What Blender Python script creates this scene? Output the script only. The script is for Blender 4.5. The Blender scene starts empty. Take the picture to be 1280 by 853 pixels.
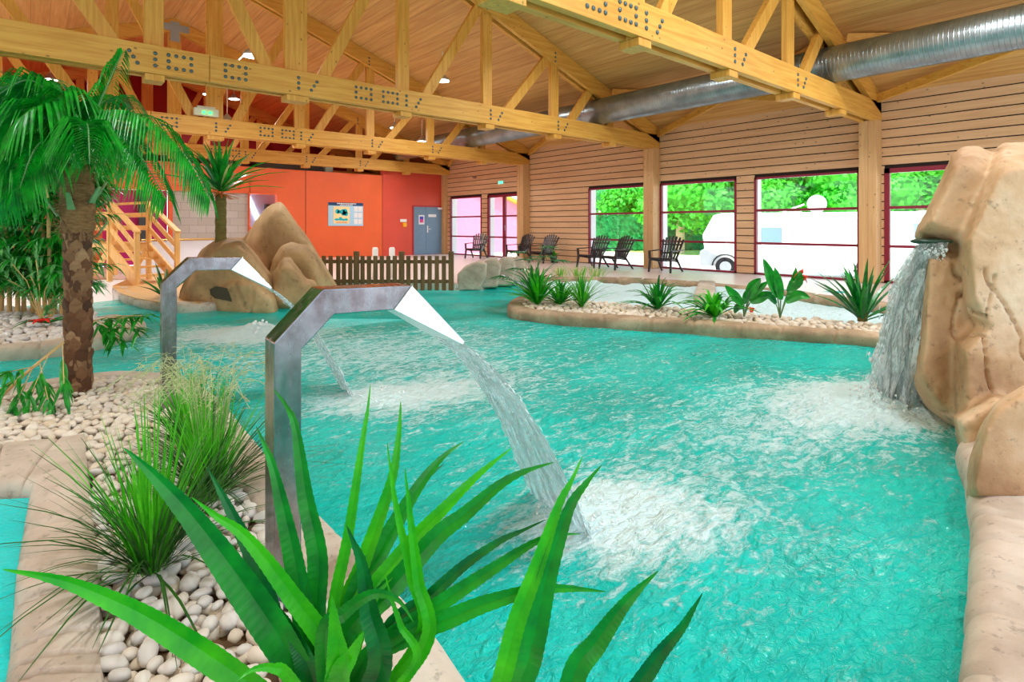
import bpy, math, random
import numpy as np
from mathutils import Vector, Matrix, noise as mnoise
random.seed(7)
R = math.radians
PI = math.pi
COL = bpy.context.scene.collection
# ------------------------------------------------------------------ survey of the place
CAMH, FOC, HOR, YAW = 1.22, 705.0, 283.0, R(40.5)
FW = Vector((math.sin(YAW), math.cos(YAW), 0)); RT = Vector((math.cos(YAW), -math.sin(YAW), 0))
WATER = -0.15
def pp(px, py, d):
    """place surveyed at bearing px, elevation py, distance d ahead"""
    return FW*d + RT*((px-640)/FOC*d) + Vector((0, 0, CAMH-(py-HOR)/FOC*d))
def gp(px, py, z=0.0):
    return pp(px, py, FOC*(CAMH-z)/(py-HOR))
def wallY(px, X):
    th = YAW+math.atan((px-640)/FOC)
    return X/math.tan(th)
def V(*a): return Vector(a)
def lrp(a, b, t): return a+(b-a)*t

# ------------------------------------------------------------------ mesh builder
class MB:
    def __init__(s): s.v = []; s.f = []; s.m = []
    def add(s, vs, fs, mi=0):
        n = len(s.v); s.v.extend([tuple(v) for v in vs]); s.f.extend([tuple(n+i for i in f) for f in fs]); s.m.extend([mi]*len(fs))
    def box(s, a, b, mi=0):
        x0, y0, z0 = [min(a[i], b[i]) for i in range(3)]; x1, y1, z1 = [max(a[i], b[i]) for i in range(3)]
        s.add([(x0,y0,z0),(x1,y0,z0),(x1,y1,z0),(x0,y1,z0),(x0,y0,z1),(x1,y0,z1),(x1,y1,z1),(x0,y1,z1)],
              [(0,3,2,1),(4,5,6,7),(0,1,5,4),(1,2,6,5),(2,3,7,6),(3,0,4,7)], mi)
    def bar(s, p, q, w, h, up=(0,0,1), mi=0, ends=1.0):
        p = Vector(p); q = Vector(q); d = (q-p).normalized(); up = Vector(up)
        if abs(d.dot(up)) > .98: up = Vector((0,1,0))
        sx = d.cross(up).normalized(); uz = sx.cross(d).normalized()
        vs = []
        for c, k in ((p, 1), (q, ends)):
            for a, b in ((-1,-1),(1,-1),(1,1),(-1,1)): vs.append(c+sx*a*w/2*k+uz*b*h/2*k)
        s.add(vs, [(0,1,2,3),(7,6,5,4),(0,4,5,1),(1,5,6,2),(2,6,7,3),(3,7,4,0)], mi)
    def tube(s, pts, rad, n=10, cap=True, mi=0):
        pts = [Vector(p) for p in pts]; m = len(pts)
        if not hasattr(rad, '__len__'): rad = [rad]*m
        ref = Vector((0,0,1)); d0 = (pts[1]-pts[0]).normalized()
        if abs(d0.dot(ref)) > .9: ref = Vector((1,0,0))
        vs = []; u = d0.cross(ref).normalized()
        for i in range(m):
            d = (pts[min(i+1,m-1)]-pts[max(i-1,0)]).normalized()
            u = (u-d*u.dot(d)).normalized(); w = d.cross(u)
            for k in range(n):
                a = 2*PI*k/n; vs.append(pts[i]+(u*math.cos(a)+w*math.sin(a))*rad[i])
        fs = [(i*n+k, i*n+(k+1)%n, (i+1)*n+(k+1)%n, (i+1)*n+k) for i in range(m-1) for k in range(n)]
        if cap: fs += [tuple(range(n-1,-1,-1)), tuple((m-1)*n+k for k in range(n))]
        s.add(vs, fs, mi)
    def ball(s, c, r, n=8, m=6, mi=0, rot=None):
        if not hasattr(r, '__len__'): r = (r,r,r)
        c = Vector(c); vs = []
        for j in range(1, m):
            t = PI*j/m
            for k in range(n):
                a = 2*PI*k/n; q = Vector((r[0]*math.sin(t)*math.cos(a), r[1]*math.sin(t)*math.sin(a), r[2]*math.cos(t)))
                vs.append(c+(rot @ q if rot else q))
        top = Vector((0,0,r[2])); 
        if rot: top = rot @ top
        vs += [c+top, c-top]; T = len(vs)-2
        fs = [(j*n+k, (j+1)*n+k, (j+1)*n+(k+1)%n, j*n+(k+1)%n) for j in range(m-2) for k in range(n)]
        fs += [(T, k, (k+1)%n) for k in range(n)]+[(T+1, (m-2)*n+(k+1)%n, (m-2)*n+k) for k in range(n)]
        s.add(vs, fs, mi)
    def prism(s, poly, z0, z1, mi=0, mtop=None):
        n = len(poly)
        area = sum(poly[i][0]*poly[(i+1)%n][1]-poly[(i+1)%n][0]*poly[i][1] for i in range(n))
        if area < 0: poly = poly[::-1]
        vs = [(p[0],p[1],z0) for p in poly]+[(p[0],p[1],z1) for p in poly]
        s.add(vs, [tuple(range(n-1,-1,-1))]+[(i,(i+1)%n,n+(i+1)%n,n+i) for i in range(n)], mi)
        s.add(vs[n:], [tuple(range(n))], mi if mtop is None else mtop)
    def build(s, name, mats, parent=None, smooth=False, origin=None, bevel=0):
        me = bpy.data.meshes.new(name)
        off = Vector((0,0,0))
        if parent is not None: off = gloc(parent)
        elif origin is not None: off = Vector(origin)
        me.from_pydata([(v[0]-off.x, v[1]-off.y, v[2]-off.z) for v in s.v], [], s.f)
        if not isinstance(mats, (list, tuple)): mats = [mats]
        for m in mats: me.materials.append(m)
        if len(mats) > 1: me.polygons.foreach_set('material_index', s.m)
        if smooth: me.polygons.foreach_set('use_smooth', [True]*len(me.polygons))
        me.update()
        o = bpy.data.objects.new(name, me); COL.objects.link(o)
        if parent is not None: o.parent = parent
        elif origin is not None: o.location = off
        if bevel:
            b = o.modifiers.new('bevel', 'BEVEL'); b.width = bevel; b.segments = 2; b.limit_method = 'ANGLE'
        return o
def gloc(o):
    l = Vector(o.location)
    while o.parent: o = o.parent; l += o.location
    return l
def tag(o, label=None, cat=None, group=None, kind=None):
    if label: o['label'] = label
    if cat: o['category'] = cat
    if group: o['group'] = group
    if kind: o['kind'] = kind
    return o
def empty(name, loc, label=None, cat=None, group=None, rz=0):
    o = bpy.data.objects.new(name, None); COL.objects.link(o); o.location = loc; o.rotation_euler.z = rz
    o.empty_display_size = .1
    return tag(o, label, cat, group)
def copy_tree(o, parent=None):
    c = o.copy(); COL.objects.link(c); c.parent = parent
    for ch in [x for x in KIDS.get(o.name, [])] or list(o.children):
        copy_tree(ch, c)
    return c
KIDS = {}
def smooth_path(pts, step=.05, closed=False):
    pts = [Vector(p) for p in pts]; n = len(pts); out = []
    rng = n if closed else n-1
    for i in range(rng):
        if closed: a, b, c, d = pts[(i-1)%n], pts[i], pts[(i+1)%n], pts[(i+2)%n]
        else: a, b, c, d = pts[max(i-1,0)], pts[i], pts[i+1], pts[min(i+2,n-1)]
        k = max(2, int((c-b).length/step))
        for j in range(k):
            t = j/k
            out.append(.5*((2*b)+(c-a)*t+(2*a-5*b+4*c-d)*t*t+(3*b-a-3*c+d)*t**3))
    if not closed: out.append(pts[-1])
    return out
def bez(p, n=12):
    return [x for x in smooth_path(p, (sum((p[i+1]-p[i]).length for i in range(len(p)-1)))/n)]

# ------------------------------------------------------------------ materials
def srgb(r, g, b):
    f = lambda c: (c/255/12.92 if c/255 <= .04045 else ((c/255+.055)/1.055)**2.4)
    return (f(r), f(g), f(b), 1)
def newmat(name):
    m = bpy.data.materials.new(name); m.use_nodes = True; nt = m.node_tree
    b = nt.nodes['Principled BSDF']; return m, nt, b
def nd(nt, t, **k):
    n = nt.nodes.new(t)
    for a, v in k.items():
        if a in n.inputs: n.inputs[a].default_value = v
        else: setattr(n, a, v)
    return n
def tc(nt, scale=(1,1,1), kind='Object', rot=(0,0,0)):
    t = nd(nt, 'ShaderNodeTexCoord'); mp = nd(nt, 'ShaderNodeMapping'); mp.inputs['Scale'].default_value = scale
    mp.inputs['Rotation'].default_value = rot
    nt.links.new(t.outputs[kind], mp.inputs['Vector']); return mp.outputs['Vector']
def ramp(nt, src, stops):
    r = nd(nt, 'ShaderNodeValToRGB'); nt.links.new(src, r.inputs['Fac'])
    e = r.color_ramp.elements
    while len(e) < len(stops): e.new(.5)
    for i, (p, c) in enumerate(stops): e[i].position = p; e[i].color = c if len(c) == 4 else (*c, 1)
    return r.outputs['Color']
def noisetex(nt, vec, scale, detail=4, rough=.55, dist=0):
    n = nd(nt, 'ShaderNodeTexNoise'); n.inputs['Scale'].default_value = scale; n.inputs['Detail'].default_value = detail
    n.inputs['Roughness'].default_value = rough; n.inputs['Distortion'].default_value = dist
    nt.links.new(vec, n.inputs['Vector']); return n.outputs['Fac']
def mixc(nt, fac, a, b, mode='MIX'):
    m = nd(nt, 'ShaderNodeMix', data_type='RGBA', blend_type=mode)
    for s, v in ((m.inputs[0], fac), (m.inputs[6], a), (m.inputs[7], b)):
        if hasattr(v, 'default_value') or hasattr(v, 'is_linked'): nt.links.new(v, s)
        else: s.default_value = v
    return m.outputs[2]
def math_(nt, op, a, b=None, clamp=False):
    m = nd(nt, 'ShaderNodeMath', operation=op); m.use_clamp = clamp
    for i, v in enumerate((a, b)):
        if v is None: continue
        if hasattr(v, 'is_linked'): nt.links.new(v, m.inputs[i])
        else: m.inputs[i].default_value = v
    return m.outputs[0]
def bump(nt, b, h, strength=.3, dist=.01):
    n = nd(nt, 'ShaderNodeBump'); n.inputs['Strength'].default_value = strength; n.inputs['Distance'].default_value = dist
    nt.links.new(h, n.inputs['Height']); nt.links.new(n.outputs['Normal'], b.inputs['Normal'])
def M(name, c, rough=.5, metal=0, var=0, vs=8, bmp=0, bs=40, spec=.5, scale=(1,1,1), trans=0):
    m, nt, b = newmat(name)
    b.inputs['Base Color'].default_value = c; b.inputs['Roughness'].default_value = rough; b.inputs['Metallic'].default_value = metal
    b.inputs['Specular IOR Level'].default_value = spec
    if var:
        v = tc(nt, scale); f = noisetex(nt, v, vs)
        dk = tuple(x*(1-var) for x in c[:3]); lt = tuple(min(1, x*(1+var)) for x in c[:3])
        nt.links.new(ramp(nt, f, [(.3, dk), (.7, lt)]), b.inputs['Base Color'])
    if bmp:
        v = tc(nt, scale); bump(nt, b, noisetex(nt, v, bs, 6), bmp)
    return m
def wood(name, c1, c2, axis, rough=.55, knots=True, g=1.0):
    m, nt, b = newmat(name)
    sc = [14*g,14*g,14*g]; sc[axis] = .8*g
    v = tc(nt, tuple(sc)); f = noisetex(nt, v, 1.3, 5, .6, .6)
    col = ramp(nt, f, [(.3, c1), (.72, c2)])
    big = noisetex(nt, tc(nt, (1,1,1)), .9, 2)
    col = mixc(nt, math_(nt, 'MULTIPLY', big, .35), col, tuple(x*.8 for x in c1[:3])+(1,))
    if knots:
        sk = [3.2]*3; sk[axis] = 2.0
        vo = nd(nt, 'ShaderNodeTexVoronoi'); vo.inputs['Scale'].default_value = 2.0; nt.links.new(tc(nt, tuple(sk)), vo.inputs['Vector'])
        k = ramp(nt, vo.outputs['Distance'], [(.055, (1,1,1)), (.11, (0,0,0))])
        col = mixc(nt, math_(nt, 'MULTIPLY', k, .75), col, tuple(x*.22 for x in c1[:3])+(1,))
    nt.links.new(col, b.inputs['Base Color']); b.inputs['Roughness'].default_value = rough
    bump(nt, b, f, .15, .005)
    return m
def leafmat(name, c1, c2, rough=.35, trans=.25, scale=(3,3,3)):
    m, nt, b = newmat(name)
    v = tc(nt, scale, 'Object'); f = noisetex(nt, v, 4, 3)
    col = ramp(nt, f, [(.3, c1), (.7, c2)])
    nt.links.new(col, b.inputs['Base Color']); b.inputs['Roughness'].default_value = rough
    tr = nd(nt, 'ShaderNodeBsdfTranslucent'); nt.links.new(col, tr.inputs['Color'])
    mx = nd(nt, 'ShaderNodeMixShader'); mx.inputs[0].default_value = trans
    nt.links.new(b.outputs[0], mx.inputs[1]); nt.links.new(tr.outputs[0], mx.inputs[2])
    nt.links.new(mx.outputs[0], nt.nodes['Material Output'].inputs['Surface'])
    return m
def emis(name, c, s):
    m, nt, b = newmat(name); b.inputs['Base Color'].default_value = c
    b.inputs['Emission Color'].default_value = c; b.inputs['Emission Strength'].default_value = s; return m

W1, W2 = srgb(206,142,48), srgb(238,188,92)
wood_x = wood('glulam_along_x', W1, W2, 0); wood_y = wood('glulam_along_y', W1, W2, 1); wood_z = wood('glulam_upright', W1, W2, 2)
pale_x = wood('sawn_pine', srgb(205,160,90), srgb(240,205,140), 0)
pine = wood('stair_pine', srgb(225,165,85), srgb(250,210,140), 2, knots=False)
siding = wood('siding_pine', srgb(218,172,128), srgb(238,200,158), 1, .6, True)
post_wood = wood('post_glulam', srgb(204,158,104), srgb(230,190,136), 2)
fencewood = wood('weathered_fence_wood', srgb(95,70,40), srgb(140,108,66), 2, .8, False)
dark_gap = M('dark_gap', srgb(40,28,22), .9)
def ceiling_mat():
    m, nt, b = newmat('roof_boards')
    v = tc(nt, (10, .5, 10)); f = noisetex(nt, v, 1.2, 5, .6, .4)
    col = ramp(nt, f, [(.3, srgb(196,142,74)), (.7, srgb(226,180,110))])
    t = nd(nt, 'ShaderNodeTexCoord'); sx = nd(nt, 'ShaderNodeSeparateXYZ'); nt.links.new(t.outputs['Object'], sx.inputs[0])
    fr = math_(nt, 'FRACT', math_(nt, 'MULTIPLY', sx.outputs[0], 2.6))
    cell = math_(nt, 'FLOOR', math_(nt, 'MULTIPLY', sx.outputs[0], 2.6))
    wn = nd(nt, 'ShaderNodeTexWhiteNoise', noise_dimensions='1D'); nt.links.new(cell, wn.inputs['W'])
    col = mixc(nt, math_(nt, 'MULTIPLY', wn.outputs['Value'], .18), col, srgb(150,90,40))
    ln = math_(nt, 'LESS_THAN', fr, .03)
    col = mixc(nt, math_(nt, 'MULTIPLY', ln, .55), col, srgb(110,62,25))
    nt.links.new(col, b.inputs['Base Color']); b.inputs['Roughness'].default_value = .6
    return m
roof_m = ceiling_mat()
def stone(name, c1, c2, c3, sc=1.5, b_=.5, crack=.0):
    m, nt, b = newmat(name)
    v = tc(nt, (1,1,1)); f = noisetex(nt, v, sc, 5, .6, .3); f2 = noisetex(nt, v, sc*9, 5, .7)
    col = ramp(nt, f, [(.3, c1), (.5, c2), (.7, c3)])
    sp = ramp(nt, f2, [(.34, (1,1,1)), (.42, (0,0,0))])
    col = mixc(nt, math_(nt, 'MULTIPLY', sp, .45), col, tuple(x*.35 for x in c1[:3])+(1,))
    h = f2
    if crack:
        vo = nd(nt, 'ShaderNodeTexVoronoi', feature='DISTANCE_TO_EDGE'); vo.inputs['Scale'].default_value = crack
        wv = nd(nt, 'ShaderNodeTexNoise'); wv.inputs['Scale'].default_value = 1.2
        nt.links.new(v, wv.inputs['Vector'])
        nt.links.new(mixc(nt, .35, v, wv.outputs['Color']), vo.inputs['Vector'])
        ck = ramp(nt, vo.outputs['Distance'], [(.0, (1,1,1)), (.018, (0,0,0))])
        col = mixc(nt, math_(nt, 'MULTIPLY', ck, .6), col, tuple(x*.2 for x in c1[:3])+(1,))
    nt.links.new(col, b.inputs['Base Color']); b.inputs['Roughness'].default_value = .7
    bump(nt, b, h, b_, .012)
    return m
rock_m = stone('artificial_rock', srgb(138,106,68), srgb(188,152,106), srgb(214,182,138), 1.0, .3, 0)
rockbig_m = stone('large_artificial_rock', srgb(158,118,80), srgb(208,172,132), srgb(234,212,182), 1.3, .6, 0)
rockgrey_m = stone('grey_artificial_rock', srgb(150,130,110), srgb(195,180,160), srgb(215,200,180), 1.5, .3, 0)
curb_m = stone('moulded_stone_kerb', srgb(176,156,138), srgb(206,190,174), srgb(224,212,198), 2.2, .35, 0)
curbdark_m = stone('moulded_brown_kerb', srgb(132,108,82), srgb(170,144,114), srgb(202,178,148), 2.4, .35, 0)
def pebblemat():
    m, nt, b = newmat('white_pebble')
    oi = nd(nt, 'ShaderNodeNewGeometry')
    f = noisetex(nt, tc(nt, (1,1,1)), 18, 4)
    c = ramp(nt, oi.outputs['Random Per Island'], [(0, srgb(212,190,160)), (.3, srgb(242,234,220)), (.65, srgb(214,212,210)), (1, srgb(252,250,244))])
    ob = nd(nt, 'ShaderNodeObjectInfo')
    c2 = ramp(nt, ob.outputs['Random'], [(0, srgb(222,196,160)), (.25, srgb(246,238,224)), (.65, srgb(216,214,214)), (1, srgb(255,253,248))])
    c = mixc(nt, .5, c, c2)
    c = mixc(nt, math_(nt, 'MULTIPLY', f, .32), c, srgb(186,166,142))
    nt.links.new(c, b.inputs['Base Color']); b.inputs['Roughness'].default_value = .45
    return m
pebble_m = pebblemat()
soil_m = M('soil', srgb(105,80,55), .9, var=.3)
deck_m = M('beige_deck_tiles', srgb(226,208,196), .35, var=.06, vs=5)
tan_m = M('tan_floor', srgb(225,180,120), .5, var=.08, vs=3)
orange_m = M('orange_paint', srgb(234,102,48), .5, var=.05, vs=1.2)
orangered_m = M('red_orange_paint', srgb(218,80,58), .5, var=.05, vs=1.2)
darkred_m = M('dark_red_paint', srgb(176,14,18), .6, var=.06, vs=1.2)
magenta_m = M('magenta_paint', srgb(190,8,110), .5)
pink_m = M('pink_render', srgb(232,140,172), .7)
white_m = M('white_paint', srgb(240,238,236), .45)
burg_m = M('burgundy_frame', srgb(134,24,52), .35)
greydoor_m = M('blue_grey_door', srgb(110,140,165), .4, var=.05)
steel_m, nt_, b_ = newmat('brushed_steel')
_v = tc(nt_, (3,3,3)); _f = noisetex(nt_, _v, 2.2, 5, .65)
nt_.links.new(ramp(nt_, _f, [(.3, srgb(118,112,114)), (.7, srgb(178,180,188))]), b_.inputs['Base Color'])
nt_.links.new(ramp(nt_, noisetex(nt_, tc(nt_, (4,4,1)), 6), [(.3, (.16,)*3), (.8, (.36,)*3)]), b_.inputs['Roughness'])
b_.inputs['Metallic'].default_value = 1
bump(nt_, b_, noisetex(nt_, tc(nt_, (90,90,3)), 3), .06, .002)
steel_glare_m = M('steel_glare', (.86,.88,.92,1), .22, 1, var=.04, bmp=.02, bs=8)  # lighter steel for the nozzles, window reflection put into the colour
def ductmat():
    m, nt, b = newmat('spiral_galvanised_duct')
    t = nd(nt, 'ShaderNodeTexCoord'); sx = nd(nt, 'ShaderNodeSeparateXYZ'); nt.links.new(t.outputs['Object'], sx.inputs[0])
    fr = math_(nt, 'FRACT', math_(nt, 'ADD', math_(nt, 'MULTIPLY', sx.outputs[1], 15.0), math_(nt, 'MULTIPLY', sx.outputs[0], .15)))
    h = ramp(nt, fr, [(0, (0,0,0)), (.12, (1,1,1)), (.24, (0,0,0))])
    f = noisetex(nt, tc(nt, (1,1,1)), 3)
    c = ramp(nt, f, [(.3, srgb(120,132,136)), (.7, srgb(160,170,174))])
    c = mixc(nt, math_(nt, 'MULTIPLY', h, .35), c, srgb(95,100,105))
    nt.links.new(c, b.inputs['Base Color']); b.inputs['Metallic'].default_value = .9; b.inputs['Roughness'].default_value = .3
    bump(nt, b, h, .35, .01)
    return m
duct_m = ductmat()
bolt_m = M('zinc_bolt', srgb(88,108,112), .4, .7)
black_m = M('black_plastic', srgb(34,30,32), .35)
dark_m = M('dark_grey', srgb(60,64,66), .5)
trunk_m, nt_, b_ = newmat('palm_bark'); g_ = nd(nt_, 'ShaderNodeNewGeometry')
_c = ramp(nt_, g_.outputs['Random Per Island'], [(0, srgb(84,52,34)), (.4, srgb(122,80,50)), (.75, srgb(150,108,72)), (.97, srgb(190,150,110))])
_n = noisetex(nt_, tc(nt_, (1,1,3)), 14, 5); nt_.links.new(mixc(nt_, math_(nt_, 'MULTIPLY', _n, .55), _c, srgb(62,38,26)), b_.inputs['Base Color'])
b_.inputs['Roughness'].default_value = .85; bump(nt_, b_, _n, .6, .02)
fibre_m = M('palm_fibre', srgb(150,112,72), .9, var=.35, vs=20, bmp=.8, bs=60, scale=(1,1,4))
stub_m = M('cut_leaf_stub', srgb(110,160,105), .6, var=.2)
ytrunk_m = M('olive_trunk', srgb(110,96,40), .8, var=.3, vs=8, bmp=.4, bs=20, scale=(1,1,5))
orangeleaf_m = M('dried_orange_leaf', srgb(215,120,40), .7)
culm_m = M('bamboo_culm', srgb(214,176,110), .4, var=.2, vs=3, scale=(1,1,.5))
lf_palm = leafmat('palm_leaflet', srgb(4,110,34), srgb(20,185,40), .3, .3)
lf_dark = leafmat('dark_strap_leaf', srgb(8,84,40), srgb(16,140,48), .3, .15)
lf_strap = leafmat('strap_leaf', srgb(10,120,32), srgb(28,170,40), .32, .2)
lf_bright = leafmat('bright_strap_leaf', srgb(30,175,22), srgb(80,215,20), .35, .3)
lf_grass = leafmat('grass_blade', srgb(50,165,20), srgb(110,225,40), .5, .3)
lf_grassd = leafmat('dark_grass_blade', srgb(24,80,22), srgb(60,120,35), .5, .25)
lf_pale = leafmat('pale_seed_head', srgb(190,205,140), srgb(225,225,180), .7, .3)
lf_bam = leafmat('bamboo_leaf', srgb(6,120,34), srgb(50,190,50), .35, .3)
lf_bamp = leafmat('pale_bamboo_leaf', srgb(70,175,110), srgb(150,215,130), .4, .3)
lf_tree = leafmat('tree_leaf', srgb(20,150,40), srgb(90,215,50), .6, .4, (1,1,1))
lf_hedge = leafmat('hedge_leaf', srgb(14,110,55), srgb(40,160,80), .6, .3, (1,1,1))
lf_yellow = leafmat('variegated_leaf', srgb(190,195,110), srgb(225,220,150), .5, .3)
flower_m = M('orange_red_flower', srgb(240,80,20), .5)
red_m = M('red_petal', srgb(225,20,15), .5)
gold_m = M('brass_rail', srgb(190,150,90), .3, .8)
# window glass
glass_m, nt_, b_ = newmat('window_glass')
tr = nd(nt_, 'ShaderNodeBsdfTransparent'); gl = nd(nt_, 'ShaderNodeBsdfGlossy'); gl.inputs['Roughness'].default_value = .02
fr_ = nd(nt_, 'ShaderNodeLayerWeight'); fr_.inputs['Blend'].default_value = .5; mx = nd(nt_, 'ShaderNodeMixShader')
nt_.links.new(math_(nt_, 'ADD', math_(nt_, 'MULTIPLY', math_(nt_, 'POWER', fr_.outputs['Facing'], 4.0), .4), .03), mx.inputs[0]); nt_.links.new(tr.outputs[0], mx.inputs[1]); nt_.links.new(gl.outputs[0], mx.inputs[2])
nt_.links.new(mx.outputs[0], nt_.nodes['Material Output'].inputs['Surface'])

# ------------------------------------------------------------------ building shell
XW, XL, YF, YB, RX = 14.0, -7.0, 21.0, -5.0, 3.5
EAVE, SL = 4.07, .36
def roofz(x): return EAVE+SL*(XW-RX)-SL*abs(x-RX)
TY = [4.25, 9.9, 15.55, 20.72, 26.2]
# roof slabs
m = MB()
for x0, x1 in ((XL-.6, RX), (RX, XW+1.0)):
    z0, z1 = roofz(x0), roofz(x1)
    vs = [(x0,YB,z0),(x1,YB,z1),(x1,YF+7,z1),(x0,YF+7,z0)]
    vs += [(a,b,c+.22) for a,b,c in vs]
    m.add(vs, [(0,3,2,1),(4,5,6,7),(0,1,5,4),(1,2,6,5),(2,3,7,6),(3,0,4,7)])
tag(m.build('ceiling', roof_m), 'pitched roof ceiling of honey coloured boards', kind='structure')
# right wall with openings
WZ = [0.02, .79, 1.62, 2.46]
wins = [('window', 18.3, 20.55), ('door', 15.8, 17.9), ('window', 10.12, 12.5), ('window', 7.38, 9.72), ('window', 4.5, 6.9), ('door', 1.75, 4.03), ('window', -.9, 1.2)]
m = MB()
z = .02; row = 0
m2 = MB()
while z < 4.3:
    zt = min(z+.17, 4.3)
    ivs = [(YB, YF)]
    for _, a, b in wins:
        if z < WZ[3] and zt > .03:
            if zt <= WZ[3]+.02 or z < WZ[3]-.02:
                new = []
                for p, q in ivs:
                    if b <= p or a >= q: new.append((p, q))
                    else:
                        if a > p: new.append((p, a))
                        if b < q: new.append((b, q))
                ivs = new
    for p, q in ivs:
        m.box((XW, p, z), (XW+.03, q, zt))
    z += .194
# backing (white reveals)
edges = sorted([(a, b) for _, a, b in wins])
p = YB
for a, b in edges:
    m.box((XW+.03, p, -.3), (XW+.36, a, 4.5), 1); p = b
    m.box((XW+.03, a, WZ[3]), (XW+.36, b, 4.5), 1)
    m.box((XW+.03, a, -.3), (XW+.36, b, -.005), 1)
m.box((XW+.03, p, -.3), (XW+.36, YF, 4.5), 1); m.box((XW+.03, YF, 3.0), (XW+.36, YF+6.3, 4.5), 2)
# dark backing behind the boards
p = YB
for a, b in edges:
    m.box((XW+.02, p, 0), (XW+.031, a, 4.3), 2); p = b
    m.box((XW+.02, a, WZ[3]), (XW+.031, b, 4.3), 2)
m.box((XW+.02, p, 0), (XW+.031, YF, 4.3), 2)
tag(m.build('wall_right', [siding, white_m, dark_gap]), 'long wall of horizontal pine siding boards with dark gaps', kind='structure')
# windows and glazed doors
nwin = ndoor = 0
for kind, a, b in wins:
    w = MB(); f = .055; x0, x1 = XW-.02, XW+.06
    ff = .1 if kind == 'door' else f
    w.box((x0, a, 0), (x1, a+ff, WZ[3])); w.box((x0, b-ff, 0), (x1, b, WZ[3]))
    w.box((x0, a, WZ[3]-ff), (x1, b, WZ[3])); w.box((x0, a, 0), (x1, b, .05))
    ys = [a+ff, b-ff]
    if kind == 'door' and b-a > 1.5:
        c = (a+b)/2; w.box((x0-.01, c-.07, 0), (x1, c+.07, WZ[3])); ys = [a+ff, c-.07, c+.07, b-ff]
    for zz in WZ[1:3]: w.box((x0+.005, a, zz-.03), (x1-.005, b, zz+.03))
    if kind == 'window': nwin += 1; nm = 'window_%d' % nwin
    else: ndoor += 1; nm = 'door_%d' % ndoor
    o = w.build(nm, burg_m, origin=(XW, (a+b)/2, 0)); o['kind'] = 'structure'
    g = MB()
    for k in range(0, len(ys), 2):
        zz = [.05]+WZ[1:3]+[WZ[3]-ff]
        for j in range(3):
            g.box((XW+.02, ys[k], zz[j]+.03*(j > 0)), (XW+.026, ys[k+1], zz[j+1]-.03*(j < 2)))
    g.build('pane', glass_m, o)
    if kind == 'door':
        h = MB(); h.box((XW-.05, (a+b)/2-.1, 1.05), (XW-.035, (a+b)/2-.04, 1.28)); h.tube([(XW-.05,(a+b)/2-.07,1.12),(XW-.09,(a+b)/2-.07,1.12),(XW-.09,(a+b)/2-.2,1.12)], .012, 6)
        h.build('handle', steel_m, o)
# posts along the right wall
for i, y in enumerate(TY[:3]+[20.86]):
    m = MB(); m.box((XW-.34, y-.17, 0), (XW+.0, y-.01, 3.5)); m.box((XW-.34, y+.01, 0), (XW+.0, y+.17, 3.5)); m.box((XW-.33, y-.16, 0), (XW, y+.16, 3.49))
    if i == 3:
        m = MB(); m.box((XW-.2, y-.1, 0), (XW, y+.12, 3.5))
    tag(m.build('wall_post', post_wood, origin=(XW-.17, y, 0), bevel=.008),
        ['glulam wall post between the two nearest windows and the right glazed door', 'glulam wall post between the window pair in the middle of the siding',
         'glulam wall post right of the double glazed door', 'slim glulam corner post where siding meets the orange wall'][i], 'post', 'wall posts')
# far wall (orange) with openings
OT = 3.3
def farx(px, Y=YF): return Y*math.tan(YAW+math.atan((px-640)/FOC))
x_gray0, x_gray1 = farx(216), farx(311)
x_op0, x_op1 = farx(312), farx(346)
x_step = farx(478); x_d0, x_d1 = farx(515), farx(559)
x_mg0 = farx(128)
zz = lambda px, py: CAMH-(py-HOR)/FOC*(YF*math.cos(math.atan((px-640)/FOC))/math.cos(YAW+math.atan((px-640)/FOC)))
gtop = zz(260, 240); otop = zz(328, 243); obot = zz(328, 284)
m = MB()
m.box((XL, YF, 0), (x_mg0, YF+.2, OT))
m.box((x_mg0, YF, gtop), (x_gray1, YF+.2, OT))
m.box((farx(211), YF-.0, 0), (x_gray0, YF+.2, gtop))
m.box((x_gray1, YF, 0), (x_op0+.02, YF+.2, OT)); m.box((x_op0, YF, otop), (x_op1, YF+.2, OT)); m.box((x_op0, YF, 0), (x_op1, YF+.2, obot))
m.box((x_op1, YF, 0), (x_step-.012, YF+.2, OT))
m.box((x_step+.012, YF, 0), (x_d0, YF+.2, 3.5), 1); m.box((x_d0, YF, 2.12), (XW, YF+.2, 3.5), 1)
m.box((x_d1, YF, 0), (XW, YF+.2, 3.5), 1)
jx = farx(382)
m.box((x_step-.012, YF+.03, 0), (x_step+.012, YF+.2, 3.3), 2); m.box((jx-.01, YF-.004, 0), (jx+.01, YF, OT), 2)
m.box((x_gray1-.01, YF-.03, obot-.05), (x_op1+.06, YF, obot)); m.box((x_gray1-.01, YF-.03, otop), (x_op1+.06, YF, otop+.05)); m.box((x_op1, YF-.03, obot), (x_op1+.06, YF, otop))
tag(m.build('wall_far', [orange_m, orangered_m, dark_gap]), 'orange painted end wall', kind='structure')
m = MB(); m.box((x_gray0, YF+.12, 0), (x_gray1, YF+.3, gtop))
def blockmat():
    mm, nt, b = newmat('grey_blockwork'); br = nd(nt, 'ShaderNodeTexBrick')
    br.inputs['Color1'].default_value = srgb(186,180,170); br.inputs['Color2'].default_value = srgb(198,192,184); br.inputs['Mortar'].default_value = srgb(160,155,148)
    br.inputs['Scale'].default_value = 1; br.inputs['Brick Width'].default_value = .5; br.inputs['Row Height'].default_value = .25; br.inputs['Mortar Size'].default_value = .008
    nt.links.new(tc(nt, (1,1,1), 'Object', (PI/2,0,0)), br.inputs['Vector']); nt.links.new(br.outputs['Color'], b.inputs['Base Color']); return mm
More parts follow.
